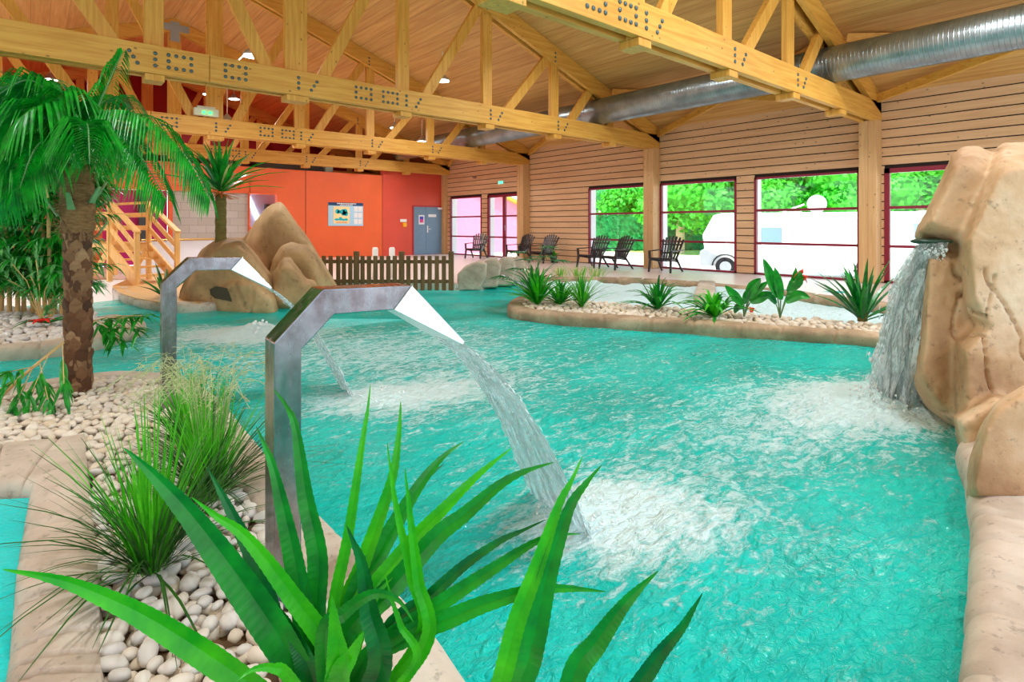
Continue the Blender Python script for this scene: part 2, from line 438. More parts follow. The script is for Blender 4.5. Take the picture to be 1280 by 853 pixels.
tag(m.build('wall_block', blockmat()), 'grey blockwork wall section set in the orange wall', kind='structure')
m = MB(); m.box((x_mg0, YF+.3, 0), (farx(211), YF+.4, gtop)); 
tag(m.build('wall_recess', magenta_m), 'magenta recess wall behind the stairs', kind='structure')
m = MB(); m.box((farx(174), YF+.02, 0), (farx(183), YF+.2, gtop-.01))
tag(m.build('recess_post', dark_m, origin=(farx(178), YF+.2, 0)), 'dark grey post in front of the magenta recess', 'post')
m = MB(); m.box((x_op0-.3, YF+1.2, 0), (x_op1+.5, YF+1.3, 3))
tag(m.build('wall_back_room', M('pale_blue_wall', srgb(176,190,225), .5)), 'pale bluish wall of the room beyond the opening', kind='structure')
m = MB(); m.bar((x_op0+.25, YF+1.17, otop), (x_op0+.75, YF+1.17, obot), .14, .05, (0,1,0)); 
tag(m.build('fluorescent_tube', emis('tube_light', (1,1,1,1), 4), origin=(x_op0+.5, YF+.9, obot)), 'slanting white strip light in the wall opening', 'lamp')
m = MB(); m.box((x_op0+.85, YF+1.0, 1.35), (x_op0+1.1, YF+1.18, 2.05)); m.box((x_op0+.9, YF+.97, 1.4), (x_op0+1.05, YF+1.0, 1.6))
tag(m.build('wall_cabinet', dark_m, origin=(x_op0+1, YF+1.1, 1.35)), 'small dark cabinet on the wall beyond the opening', 'cabinet')
# gable above and behind
m = MB(); Yg = YF+6.2
m.add([(XL, Yg, 3.0), (XW, Yg, 3.0), (XW, Yg, roofz(XW)+.1), (RX, Yg, roofz(RX)+.1), (XL, Yg, roofz(XL)+.1)], [(0,1,2,3,4)])
m.add([(XL, Yg+.1, 3.0), (XW, Yg+.1, 3.0), (XW, Yg+.1, roofz(XW)+.1), (RX, Yg+.1, roofz(RX)+.1), (XL, Yg+.1, roofz(XL)+.1)], [(4,3,2,1,0)])
m.box((XL, YF+.2, OT-.1), (XW, Yg, OT-.02))
tag(m.build('wall_gable', darkred_m), 'dark red gable wall above the orange wall', kind='structure')
# left and back walls (outside the picture)
m = MB(); m.box((XL-.3, YB, -.3), (XL, YF+6.3, 1.9)); m.box((XL-.3, YF, 1.9), (XL, YF+6.3, 4.2)); tag(m.build('wall_left', orange_m), kind='structure')
m = MB()
for xx in np.arange(XL, XW+.1, 3.0): m.box((xx-.12, YB-.2, -.3), (xx+.12, YB, roofz(min(xx, XW))))
m.box((XL, YB-.2, -.3), (XW, YB, .4))
tag(m.build('wall_back', burg_m), kind='structure')

# grey far door
m = MB(); m.box((x_d0, YF-.02, 0), (x_d1, YF+.04, 2.12))
d = m.build('door_9', M('door_frame_red', srgb(190,40,40), .4), origin=((x_d0+x_d1)/2, YF, 0)); d['kind'] = 'structure'
xs_ = lrp(x_d0, x_d1, .37)
for a, b in ((x_d0+.07, xs_-.004), (xs_+.004, x_d1-.05)):
    m = MB(); m.box((a, YF-.045, .01), (b, YF-.02, 2.05)); m.build('door_leaf', greydoor_m, d)
m = MB(); m.box((xs_+.05, YF-.06, .95), (xs_+.1, YF-.045, 1.25)); m.tube([(xs_+.075, YF-.06, 1.1),(xs_+.075, YF-.1, 1.1),(xs_+.2, YF-.1, 1.1)], .014, 6); m.build('handle', white_m, d)
m = MB(); m.box((x_d1-.55, YF-.12, 1.96), (x_d1-.22, YF-.045, 2.04)); m.build('door_closer', white_m, d)
m = MB(); xa = lrp(x_d0, xs_, .45); m.box((xa, YF-.052, 1.3), (xa+.28, YF-.045, 1.7)); m.box((xa+.05, YF-.055, 1.38), (xa+.23, YF-.052, 1.52), 1); m.box((xa+.05, YF-.055, 1.52), (xa+.23, YF-.052, 1.64), 2)
m.build('notice', [white_m, M('notice_pink', srgb(225,60,140), .5), M('notice_blue', srgb(50,70,190), .5)], d)
m = MB(); m.box((xs_+.12, YF-.05, 1.62), (xs_+.52, YF-.045, 1.74)); m.build('door_sign', white_m, d)
m = MB(); xa = farx(500); m.box((xa, YF-.03, 1.4), (xa+.3, YF, 1.52)); m.box((xa+.1, YF-.09, 1.2), (xa+.27, YF-.0, 1.37), 1)
tag(m.build('alarm_button', [white_m, M('yellow_plastic', srgb(250,180,10), .4)], origin=(xa+.15, YF, 1.2)), 'yellow call point under a white plate beside the grey door', 'alarm button')
# poster
xa, xb = farx(410), farx(453.5); za, zb = zz(432, 282.5), zz(432, 253.5)
root = empty('notice_board', (lrp(xa, xb, .5), YF, za), 'light blue rules poster with map on the orange wall', 'poster')
pw = xb-xa; ph = zb-za
m = MB(); m.box((xa, YF-.03, za), (xb, YF-.004, zb)); m.build('panel', M('poster_blue', srgb(170,215,240), .4), root)
m = MB(); m.box((xa, YF-.034, zb-ph*.13), (xb, YF-.03, zb)); m.build('header', M('poster_navy', srgb(10,60,110), .4), root)
m = MB()
q = 0
while q < .52: 
    wq = random.choice([.035,.05,.03,.06]); m.box((xa+pw*(.24+q), YF-.037, zb-ph*.065), (xa+pw*(.24+q+wq), YF-.034, zb-ph*.025)); q += wq+.012
q = 0
while q < .34:
    wq = random.choice([.02,.035,.028]); m.box((xa+pw*(.33+q), YF-.037, zb-ph*.115), (xa+pw*(.33+q+wq), YF-.034, zb-ph*.085)); q += wq+.01
m.build('heading_lines', white_m, root)
m = MB(); m.box((xa+pw*.14, YF-.036, za+ph*.1), (xa+pw*.6, YF-.03, zb-ph*.17)); mp_ = m.build('map', M('map_cream', srgb(250,222,160), .5), root)
m = MB()
for cx, cz, rx, rz in ((.25,.62,.06,.1),(.3,.6,.05,.08),(.4,.6,.07,.12),(.47,.62,.07,.11),(.5,.52,.06,.1),(.43,.5,.06,.07),(.24,.27,.07,.05),(.34,.3,.05,.08),(.42,.26,.05,.05),(.5,.27,.05,.06)):
    n = 14; c = (xa+pw*cx, za+ph*cz); vs = [(c[0]+pw*rx*math.cos(2*PI*k/n), YF-.038, c[1]+ph*rz*math.sin(2*PI*k/n)) for k in range(n)]
    m.add(vs, [tuple(range(n))]); m.add([(v[0], YF-.0365, v[2]) for v in vs], [tuple(range(n))])
m.build('map_pools', M('map_teal', srgb(0,190,200), .5), mp_)
m = MB()
for k in range(7): m.box((xa+pw*(.22+k*.045), YF-.038, za+ph*.13), (xa+pw*(.25+k*.045), YF-.036, za+ph*.17))
m.build('map_caption', M('map_red', srgb(215,90,80), .5), mp_)
m = MB()
for i in range(2):
    for j in range(3): m.box((xa+pw*(.73+.125*i), YF-.036, za+ph*(.08+.27*j)), (xa+pw*(.84+.125*i), YF-.03, za+ph*(.3+.27*j)))
m.build('pictogram_tiles', white_m, root)
# exit sign on siding
yy = wallY(627, XW)
m = MB(); m.box((XW-.05, yy-.17, 2.86), (XW, yy+.17, 3.0)); m.box((XW-.055, yy-.12, 2.88), (XW-.05, yy-.03, 2.98), 1); m.box((XW-.055, yy+.02, 2.88), (XW-.05, yy+.12, 2.98), 1)
tag(m.build('exit_light', [M('sign_white', srgb(220,245,235), .4), emis('exit_green', srgb(60,235,170), 2)], origin=(XW, yy, 2.86)), 'small green exit sign above the double glazed door', 'exit sign')
yy = wallY(594, XW)
m = MB(); m.ball((XW-.04, yy, 3.25), (.05, .14, .05), 10, 6); m.box((XW-.03, yy-.05, 3.2), (XW, yy+.05, 3.3))
tag(m.build('wall_sensor', M('sensor_grey', srgb(150,110,100), .5), origin=(XW, yy, 3.2)), 'small grey sensor high on the siding above the far window', 'sensor')

# ------------------------------------------------------------------ trusses
ZC0, ZC1, RD = 3.47, 3.89, .42
bolt_mesh = None
def bolt_at(root, x, z, y):
    global bolt_mesh
    if bolt_mesh is None:
        m = MB(); m.ball((0,0,0), (.029,.014,.029), 10, 6); o = m.build('bolt', bolt_m, smooth=True); bolt_mesh = o.data; bpy.data.objects.remove(o)
    o = bpy.data.objects.new('bolt', bolt_mesh); COL.objects.link(o); o.parent = root
    o.location = Vector((x, y, z))-root.location
TL = ['nearest timber roof truss, its bolted bottom chord crossing the upper right', 'long timber roof truss crossing the picture above the first spout',
      'second timber roof truss from the orange wall carrying the green emergency light', 'farthest timber roof truss just in front of the orange wall', 'timber roof truss above and behind the orange wall by the dark red gable']
for ti, Y in enumerate(TY):
    root = empty('roof_truss', (RX, Y, ZC0), TL[ti], 'truss', 'timber roof trusses')
    for s in (-1, 1):
        m = MB(); y0, y1 = Y+s*.06, Y+s*.165
        if ti == 3: y0, y1 = Y+s*.05, Y+s*.12
        for a, b in ((XL, 2.12), (2.128, XW)): m.box((a, y0, ZC0), (b, y1, ZC1))
        m.build('bottom_chord', wood_x, root, bevel=.006)
        for sd in (-1, 1):
            m = MB(); xe = XW if sd > 0 else XL
            za, zb = roofz(RX), roofz(xe)
            vs = []
            for yy in (y0, y1): vs += [(RX, yy, za-RD), (xe, yy, zb-RD), (xe, yy, zb-.01), (RX, yy, za-.01)]
            m.add(vs, [(0,1,2,3), (7,6,5,4), (0,4,5,1), (1,5,6,2), (2,6,7,3), (3,7,4,0)])
            m.build('rafter', wood_x, root)
    for k in range(-4, 5):
        x = RX+2.1*k; m = MB(); w = .19 if k == 0 else .125
        m.box((x-w, Y-.055, ZC0), (x+w, Y+.055, roofz(x)-.02))
        m.box((x-w*1.0, Y-.15, ZC0-.1), (x+w*1.0, Y+.15, ZC0-.003))
        m.build('web_post', wood_z, root, bevel=.006)
        if abs(k) < 4:
            for sd in ((1,) if k > 0 else (-1,) if k < 0 else (-1, 1)):
                xa = x+sd*.34; xb = x+sd*1.98
                if abs(k) == 3: xb = x+sd*1.42
                zb = roofz(xb)-RD*.45
                m = MB(); m.bar((xa, Y, ZC0+.12), (xb, Y, zb), .21, .105, (0,1,0))
                m.build('web_brace', wood_z, root, bevel=.005)
    yb = Y-.17 if ti < 3 else Y-.125
    for cx in (1.72, 2.5, 4.7, 5.25):
        for i in range(4):
            for j in range(3):
                if not (j == 1 and i in (1, 2)): bolt_at(root, cx-.15+.1*i, ZC0+.12+.095*j, yb)
    for k in range(-2, 4):
        x = RX+2.1*k
        for j in range(3): bolt_at(root, x+(.0 if k > 0 else 0), ZC0+.12+.09*j, yb)
        sd = 1 if k >= 0 else -1
        for j in range(3): bolt_at(root, x+sd*(.22+.05*j), ZC0+.12+.08*j, yb)
    for k in (2, 3):
        x = RX+2.1*k
        for j in range(3): bolt_at(root, x-.1, roofz(x)-.35+.1*j, yb)
    m = MB(); zt = roofz(RX)
    m.box((RX-.13, yb-.004, zt-.75), (RX+.13, yb+.004, zt-.12)); m.box((RX-.4, yb-.003, zt-.42), (RX+.4, yb+.003, zt-.2)); m.build('gusset_plate', M('zinc_plate', srgb(160,172,176), .4, .3), root)
# wind braces in the eaves
bl = ['from the nearest truss end towards the camera', 'rising from the middle wall post behind the duct', 'between the middle bay trusses above the duct',
      'rising from the far wall post', 'crossing the far bay near the orange wall', 'above the duct in the nearest bay']
def brace(p, q, lab):
    m = MB(); m.bar(p, q, .09, .16); tag(m.build('roof_brace', wood_y, origin=((Vector(p)+Vector(q))/2)), 'slender timber roof brace '+lab, 'brace', 'eaves braces')
e = XW-.12; u = 11.75
brace((e, 4.45, roofz(e)-.22), (u, -1.2, roofz(u)-.12), bl[0])
brace((e, 9.7, roofz(e)-.22), (u, 4.5, roofz(u)-.12), bl[1])
brace((11.75, 9.65, roofz(11.75)-.1), (e, 4.5, roofz(e)-.12), bl[2])
brace((e, 15.3, roofz(e)-.22), (u, 10.1, roofz(u)-.12), bl[3])
brace((11.75, 4.0, roofz(11.75)-.1), (e, -1.2, roofz(e)-.12), bl[5])
brace((e, 20.5, roofz(e)-.22), (u, 15.75, roofz(u)-.12), bl[4])
# ducts
m = MB(); n = 40
m.tube([(11.4, y, 4.24) for y in np.linspace(-3, 20.4, 60)], .335, 40)
o = m.build('ventilation_duct', duct_m, smooth=True, origin=(11.4, 8.7, 4.24)); tag(o, 'big silver spiral ventilation duct running under the eaves', 'duct')
m = MB(); m.tube([(x, YF+.75, 3.68) for x in np.linspace(1.0, 7.6, 12)], .3, 28)
tag(m.build('ventilation_duct', duct_m, smooth=True, origin=(4, YF+.7, 3.4)), 'grey duct lying above the orange wall', 'duct')
m = MB(); m.box((6.2, YF+.3, OT), (8.6, YF+1.3, OT+.28)); m.box((8.65, YF+.2, OT), (8.95, YF+.5, OT+.5), 1)
tag(m.build('ventilation_unit', [dark_m, M('pale_green_box', srgb(170,195,185), .5)], origin=(7.5, YF+.8, OT)), 'dark ventilation box on top of the orange wall', 'ventilation unit')
# lamps ------------------------------------------------
def highbay(p, rod, label, power, rad=.2, tilt=0):
    root = empty('pendant_lamp', p, label, 'lamp', 'industrial pendant lamps')
    m = MB(); m.tube([p+V(0,0,.0), p+V(0,0,.03), p+V(0,0,.09), p+V(0,0,.16), p+V(0,0,.2)], [rad, rad*.98, rad*.7, rad*.35, rad*.2], 24)
    m.build('shade', M('lamp_shade', srgb(190,195,200), .35, .5), root, smooth=True)
    m = MB(); m.tube([p+V(0,0,-.012), p+V(0,0,0)], rad*.9, 24); m.build('lens', emis('lamp_lens', (1,.95,.85,1), 12), root)
    m = MB(); m.tube([p+V(0,0,.18), p+V(*rod)], .012, 8); m.build('rod', white_m, root)
    if power:
        l = bpy.data.lights.new('pendant_light', 'AREA'); l.shape = 'DISK'; l.size = rad*1.8; l.energy = power; l.color = (.93, .97, 1)
        lo = bpy.data.objects.new('pendant_light', l); COL.objects.link(lo); lo.location = p+V(0,0,-.03); l.spread = R(170)
LP = 80
highbay(pp(316, 70, 11.6), (-.38, -.1, -.25), 'bright pendant lamp on a slanting arm above the long truss', LP)
highbay(pp(284, 152, 15.4), (0, 0, 1.6), 'pendant lamp on a long white rod above the second truss', LP)
highbay(pp(259, 118, 20), (.1, 0, .6), 'small pendant lamp against the dark red gable left of the long rod', LP*.6, .15)
highbay(pp(493, 160, 19), (.05, 0, 1.0), 'small pendant lamp hanging below the long truss near the picture centre', LP*.6, .15)
for i, (x, y) in enumerate([(1, 2.2), (6, 2.2), (-3.5, 7), (8.6, 7.2), (8.6, 13), (10, 1.6), (-4, 13), (11.0,18), (3.5,-1.5), (9,-1.5), (0.5,23.6), (6,23.6)]):  # extra pendants added to light the hall and the gable
    z = min(roofz(x)-.8, 6.6)
    highbay(V(x, y, z), (0, 0, roofz(x)-z), {4: 'added fill lamp high under the roof boards, seen above the long truss right of centre', 7: 'added fill lamp near the siding high behind the second truss', 10: 'left added fill lamp above the room beyond the orange wall', 11: 'right added fill lamp above the room beyond the orange wall'}.get(i, 'added fill lamp hung from the roof boards out of view'), LP)
# emergency unit on truss
p = pp(237, 141, 15.2)
root = empty('emergency_light', V(p.x, TY[2]-.2, ZC1), 'white emergency light box with two green lamps on the truss', 'emergency light')
c = V(p.x, TY[2]-.22, ZC1)
m = MB(); m.box(c+V(-.27,-.06,.02), c+V(.27,.06,.2)); m.box(c+V(-.2,-.03,.2), c+V(.2,.03,.26)); m.build('housing', M('housing_grey', srgb(205,205,190), .5), root, bevel=.01)
for s in (-.06, .08):
    m = MB(); m.ball(c+V(s,-.07,.1), .035, 10, 6); m.build('green_lamp', emis('green_led', srgb(40,255,90), 5), root)

# ------------------------------------------------------------------ kerbs, decks, water
def dense(pts, step): 
    return smooth_path(pts, step)
def kerb(name, pts, side, w, label, mat=None, top=0.0, bot=-.7, joint=.55, r=.06, wob=.012, smooth_it=True):
    """pts = water-side edge; side=+1: the kerb body lies to the left of the path"""
    P_ = dense([Vector((p[0], p[1], 0)) for p in pts], .022) if smooth_it else pts
    prof = [(w, top-.06), (w-.01, top-.008), (w-.03, top)]
    for k in range(7):
        a = PI/2*k/6; prof.append((r-r*math.sin(a), top-r+r*math.cos(a)))
    prof += [(-.005, top-.12), (.0, WATER+.02), (.01, WATER-.05), (.02, bot)]
    prof.insert(3, (w*.5, top+.006))
    n = len(prof); vs = []; L = 0; nj = joint*.5; nxt = joint*.6
    js = []
    tot = sum((P_[i+1]-P_[i]).length for i in range(len(P_)-1)); q = random.uniform(.1, joint)
    while q < tot: js.append((q, random.uniform(-.25,.25))); q += joint*random.uniform(.75, 1.3)
    for i, p in enumerate(P_):
        d = (P_[min(i+1,len(P_)-1)]-P_[max(i-1,0)]); d.z = 0; d.normalize(); nrm = Vector((-d.y, d.x, 0))*side
        for a, z in prof:
            g = 0
            for q, sk in js:
                t = (L+sk*a/w*w-q)/.012
                if abs(t) < 4: g += math.exp(-t*t)
            pos = p+nrm*a
            wv = mnoise.noise(Vector((pos.x*3, pos.y*3, z*3)))*wob
            zz_ = z-(g*.032 if z > top-.1 else 0)+(wv if z > WATER else 0)
            oo = (g*.02+wv) if a < w*.3 else 0
            vs.append((pos.x+nrm.x*oo, pos.y+nrm.y*oo, zz_))
        if i+1 < len(P_): L += (P_[i+1]-p).length
    m = MB(); fs = []
    for i in range(len(P_)-1):
        for k in range(n-1):
            f = (i*n+k, i*n+k+1, (i+1)*n+k+1, (i+1)*n+k)
            fs.append(f if side > 0 else f[::-1])
    m.add(vs, fs)
    m.add(vs[:n], [tuple(range(n))]); m.add(vs[-n:], [tuple(range(n-1,-1,-1))])
    o = m.build(name, mat or curb_m, smooth=True, origin=tuple(P_[len(P_)//2]))
    return tag(o, label, 'kerb', None)

# right deck and far ground
spa_edge = [gp(650, 343), gp(690, 346.5), gp(760, 347.5), gp(830, 350.5), gp(900, 356), gp(980, 364), gp(1060, 374), gp(1120, 383), gp(1200, 397), gp(1300, 420)]
rock_edge = [gp(573, 357), gp(600, 354), gp(625, 349), gp(650, 343)]
fence_edge = [gp(405, 353), gp(490, 353), gp(573, 355)]
stair_edge = [gp(140, 358), gp(150, 366), gp(170, 373), gp(200, 378), gp(250, 379), gp(330, 372), gp(405, 353)]
m = MB()
inset = [V(p.x, p.y, 0) for p in spa_edge]
poly = [p+V(.03,.03,0) for p in stair_edge]+fence_edge[1:]+rock_edge[1:]+[p+V(.12,.08,0) for p in spa_edge[1:]]+[V(XW, spa_edge[-1].y-1.5, 0), V(XW, YF, 0), V(XL, YF, 0)]
far_bank = [gp(-90, 352), gp(-40, 351), gp(40, 350), gp(110, 350), gp(165, 350), gp(150, 353)]
poly += far_bank
m.prism([(p.x, p.y) for p in poly], -.8, -.004)
tag(m.build('floor', deck_m), 'pale beige poolside floor along the windows', kind='structure')
m = MB(); tp = stair_edge[:5]+[gp(300, 350), gp(230, 340), gp(165, 347)]
m.prism([(p.x, p.y) for p in tp], -.01, .004); tag(m.build('floor_tan', tan_m), 'tan floor patch at the foot of the stairs', kind='structure')
kerb('spa_kerb', spa_edge, 1 if True else -1, .28, 'brown moulded kerb between the foaming pool and the window deck', curbdark_m)
kerb('bank_kerb', stair_edge[:6], 1, .3, 'rounded stone kerb around the tan floor by the stairs', curb_m)
kerb('bank_kerb', fence_edge, 1, .22, 'low kerb under the wooden picket fence', curbdark_m)
kerb('bank_kerb', far_bank, 1, .3, 'kerb of the far bank behind the wooden stairs', curb_m)
def offset_in(pts, side, w):
    P_ = smooth_path([Vector((p.x, p.y, 0)) for p in pts], .1); out = []
    for i, p in enumerate(P_):
        d = (P_[min(i+1,len(P_)-1)]-P_[max(i-1,0)]).normalized(); out.append(p+Vector((-d.y, d.x, 0))*side*w)
    return out
# centre island
isl_front = [gp(652, 368.5), gp(640, 373), gp(634, 380), gp(640, 386), (gp(665, 390)), gp(700, 393), gp(780, 398), gp(860, 402), gp(940, 408), gp(1020, 414), gp(1090, 419), gp(1160, 424)]
isl_back = [gp(1165, 413), gp(1085, 404), gp(1000, 397), gp(900, 388), gp(800, 381), gp(720, 375), gp(680, 370)]
kerb('island_kerb', isl_front, 1, .3, 'brown moulded kerb around the long planted island', curbdark_m)
m = MB(); m.prism([(p.x, p.y) for p in offset_in(isl_front, 1, .15)+isl_back], -.7, -.05); isl_soil = tag(m.build('island_bed', soil_m), kind='structure')
# bamboo island
bam_front = [gp(-160, 440), gp(-60, 438), gp(0, 435), gp(60, 430), gp(117, 421), gp(160, 411), gp(180, 404), gp(181, 399), gp(168, 395), gp(150, 392.5)]
bam_back = [gp(120, 390), gp(60, 386), gp(0, 382), gp(-160, 378)]
kerb('island_kerb', bam_front, 1, .3, 'grey stone kerb around the bamboo bed at the left', rockgrey_m)
m = MB(); m.prism([(p.x, p.y) for p in offset_in(bam_front, 1, .15)+bam_back], -.7, -.05); m_ = tag(m.build('bamboo_bed', soil_m), kind='structure')
# foreground planter
pl_out = [gp(-160, 500), gp(-60, 490), gp(0, 483), gp(77, 470), gp(134, 463), gp(199, 463), gp(225, 468), gp(258, 482), gp(287, 507), gp(322, 548), gp(392, 626), gp(510, 742), gp(597, 853), gp(690, 985), gp(760, 1120), gp(800, 1250)]
kerb('planter_kerb', pl_out, -1, .22, 'pinkish stone kerb between the pebble bed and the main pool', curb_m, joint=.8)
pool_l = [gp(3, 853), gp(12, 800), gp(21, 697), gp(33, 629), gp(38, 604), gp(30, 598), gp(0, 600), gp(-90, 606)]
pl_in = [gp(137, 1000), gp(133, 853), gp(128, 732), gp(119, 646), gp(113, 560), gp(107, 541), gp(60, 545), gp(0, 552), gp(-160, 566)]
m = MB(); bed = offset_in(pl_out, -1, .12)+[gp(200, 1250)]+pl_in
m.prism([(p.x, p.y) for p in bed], -.7, -.06); tag(m.build('planter_bed', soil_m), kind='structure')
# small pool surround: broad smooth kerb slab following pool_l, with its own joints
def broad_kerb():
    A = [gp(-8, 1000), *pool_l[:4], V(*(gp(38, 604))), gp(8, 600), gp(-60, 604), gp(-160, 612)]
    B = [gp(137, 1000), gp(133, 853), gp(130, 780), gp(126, 697), gp(117, 629), gp(107, 541), gp(30, 549), gp(-50, 556), gp(-160, 566)]
    n = len(A); m = MB(); K = 9
    rows = []
    for i in range(n-1):
        for j in range(40):
            t = j/40; rows.append((lrp(A[i], A[i+1], t), lrp(B[i], B[i+1], t), i+t))
    rows.append((A[-1], B[-1], n-1))
    js = [.3, .75, 1.15, 1.5, 1.95, 2.5, 3.1, 3.6, 5.4, 6.3]
    pts = []
    for a, b, s in rows:
        w = (b-a).length; d = (b-a).normalized()
        for k, (q, z) in enumerate([(0.02,-.6),(0.0,-.12),(0,-.05),(.012,-.025),(.035,-.006),(.07,0),(.3*w,.008),(.6*w,.008),(.95*w,0),(w-.012,-.01),(w,-.06)]):
            p = a+d*q; g = sum(math.exp(-((s-js_-.04*math.sin(k))/.03)**2) for js_ in js)
            wv = mnoise.noise(p*4)*.012
            pts.append((p.x, p.y, z-g*.03+(wv if z > -.3 else 0)))
    n2 = 11; fs = [(i*n2+k, (i+1)*n2+k, (i+1)*n2+k+1, i*n2+k+1) for i in range(len(rows)-1) for k in range(n2-1)]
    m.add(pts, fs); m.add(pts[:n2], [tuple(range(n2))])
    o = m.build('pool_kerb', curb_m, smooth=True, origin=tuple(gp(80, 700)))
    tag(o, 'broad sandy kerb of the small pool in the lower left corner', 'kerb')
broad_kerb()
# right kerb
rk = [gp(1190, 1100), gp(1193, 900), gp(1197, 853), gp(1206, 770), gp(1212, 700), gp(1213, 640), gp(1208, 590), gp(1195, 550)]
kerb('pool_kerb', rk, -1, .62, 'wide sandy kerb in the lower right corner below the boulder', curb_m, top=.02, joint=.26, r=.09)
m = MB(); m.prism([(p.x, p.y) for p in [rk[0]+RT*.3, rk[3]+RT*.3, rk[6]+RT*.3, gp(1260, 500), gp(1320, 420), gp(1500, 420), gp(2200, 1100)]], -.8, -.02); tag(m.build('floor_right', curb_m), kind='structure')
# ---------------- water
def watermat(name, deep, light, foamy=1.0, k=1.0, bs=.85):
    m, nt, b = newmat(name)
    at = nd(nt, 'ShaderNodeAttribute'); at.attribute_name = 'foam'
    t = nd(nt, 'ShaderNodeTexCoord'); mp = nd(nt, 'ShaderNodeMapping'); mp.inputs['Rotation'].default_value = (0,0,R(35)); mp.inputs['Scale'].default_value = (1,1.9,1)
    nt.links.new(t.outputs['Object'], mp.inputs['Vector']); v = mp.outputs['Vector']
    big = noisetex(nt, v, .9, 3)
    col = ramp(nt, big, [(.32, deep), (.68, light)])
    n1 = noisetex(nt, v, 6*k, 8, .68, 1.2); n2 = noisetex(nt, v, 30*k, 5, .7, .5)
    nn = math_(nt, 'ADD', math_(nt, 'MULTIPLY', n1, .65), math_(nt, 'MULTIPLY', n2, .35))
    # foam and painted sparkle amount: attribute shifts the threshold of a streaky noise
    f = math_(nt, 'ADD', nn, math_(nt, 'MULTIPLY', at.outputs['Fac'], .46))
    fm = ramp(nt, f, [(.62, (0,0,0)), (.80, (1,1,1))])
    col = mixc(nt, math_(nt, 'MULTIPLY', fm, .86), col, (.82,.97,1.0,1))
    nt.links.new(col, b.inputs['Base Color']); b.inputs['Roughness'].default_value = .06
    rr = ramp(nt, fm, [(0, (.05,)*3), (1, (.55,)*3)]); nt.links.new(rr, b.inputs['Roughness'])
    b.inputs['IOR'].default_value = 1.33; b.inputs['Specular IOR Level'].default_value = .5
    w1 = noisetex(nt, v, 3.2*k, 3, .5, .8); w2 = noisetex(nt, v, 13*k, 4, .6, .6)
    h = math_(nt, 'ADD', math_(nt, 'MULTIPLY', w1, .8), math_(nt, 'MULTIPLY', w2, .55))
    h = math_(nt, 'ADD', h, math_(nt, 'MULTIPLY', fm, .05))
    bump(nt, b, h, bs, .13)
    tr = nd(nt, 'ShaderNodeBsdfTransparent'); tr.inputs['Color'].default_value = (.35, .95, .9, 1)
    mx = nd(nt, 'ShaderNodeMixShader')
    inv = math_(nt, 'MULTIPLY', math_(nt, 'SUBTRACT', 1.0, fm), .12)
    nt.links.new(inv, mx.inputs[0]); nt.links.new(b.outputs[0], mx.inputs[1]); nt.links.new(tr.outputs[0], mx.inputs[2])
    nt.links.new(mx.outputs[0], nt.nodes['Material Output'].inputs['Surface'])
    return m
water_m = watermat('turquoise_pool_water', srgb(0,200,190), srgb(20,232,222))
def inpoly(x, y, poly):
    r = np.zeros(x.shape, bool); n = len(poly)
    for i in range(n):
        x0, y0 = poly[i][0], poly[i][1]; x1, y1 = poly[(i+1)%n][0], poly[(i+1)%n][1]
        c = ((y0 > y) != (y1 > y)) & (x < (x1-x0)*(y-y0)/(y1-y0+1e-12)+x0); r ^= c
    return r
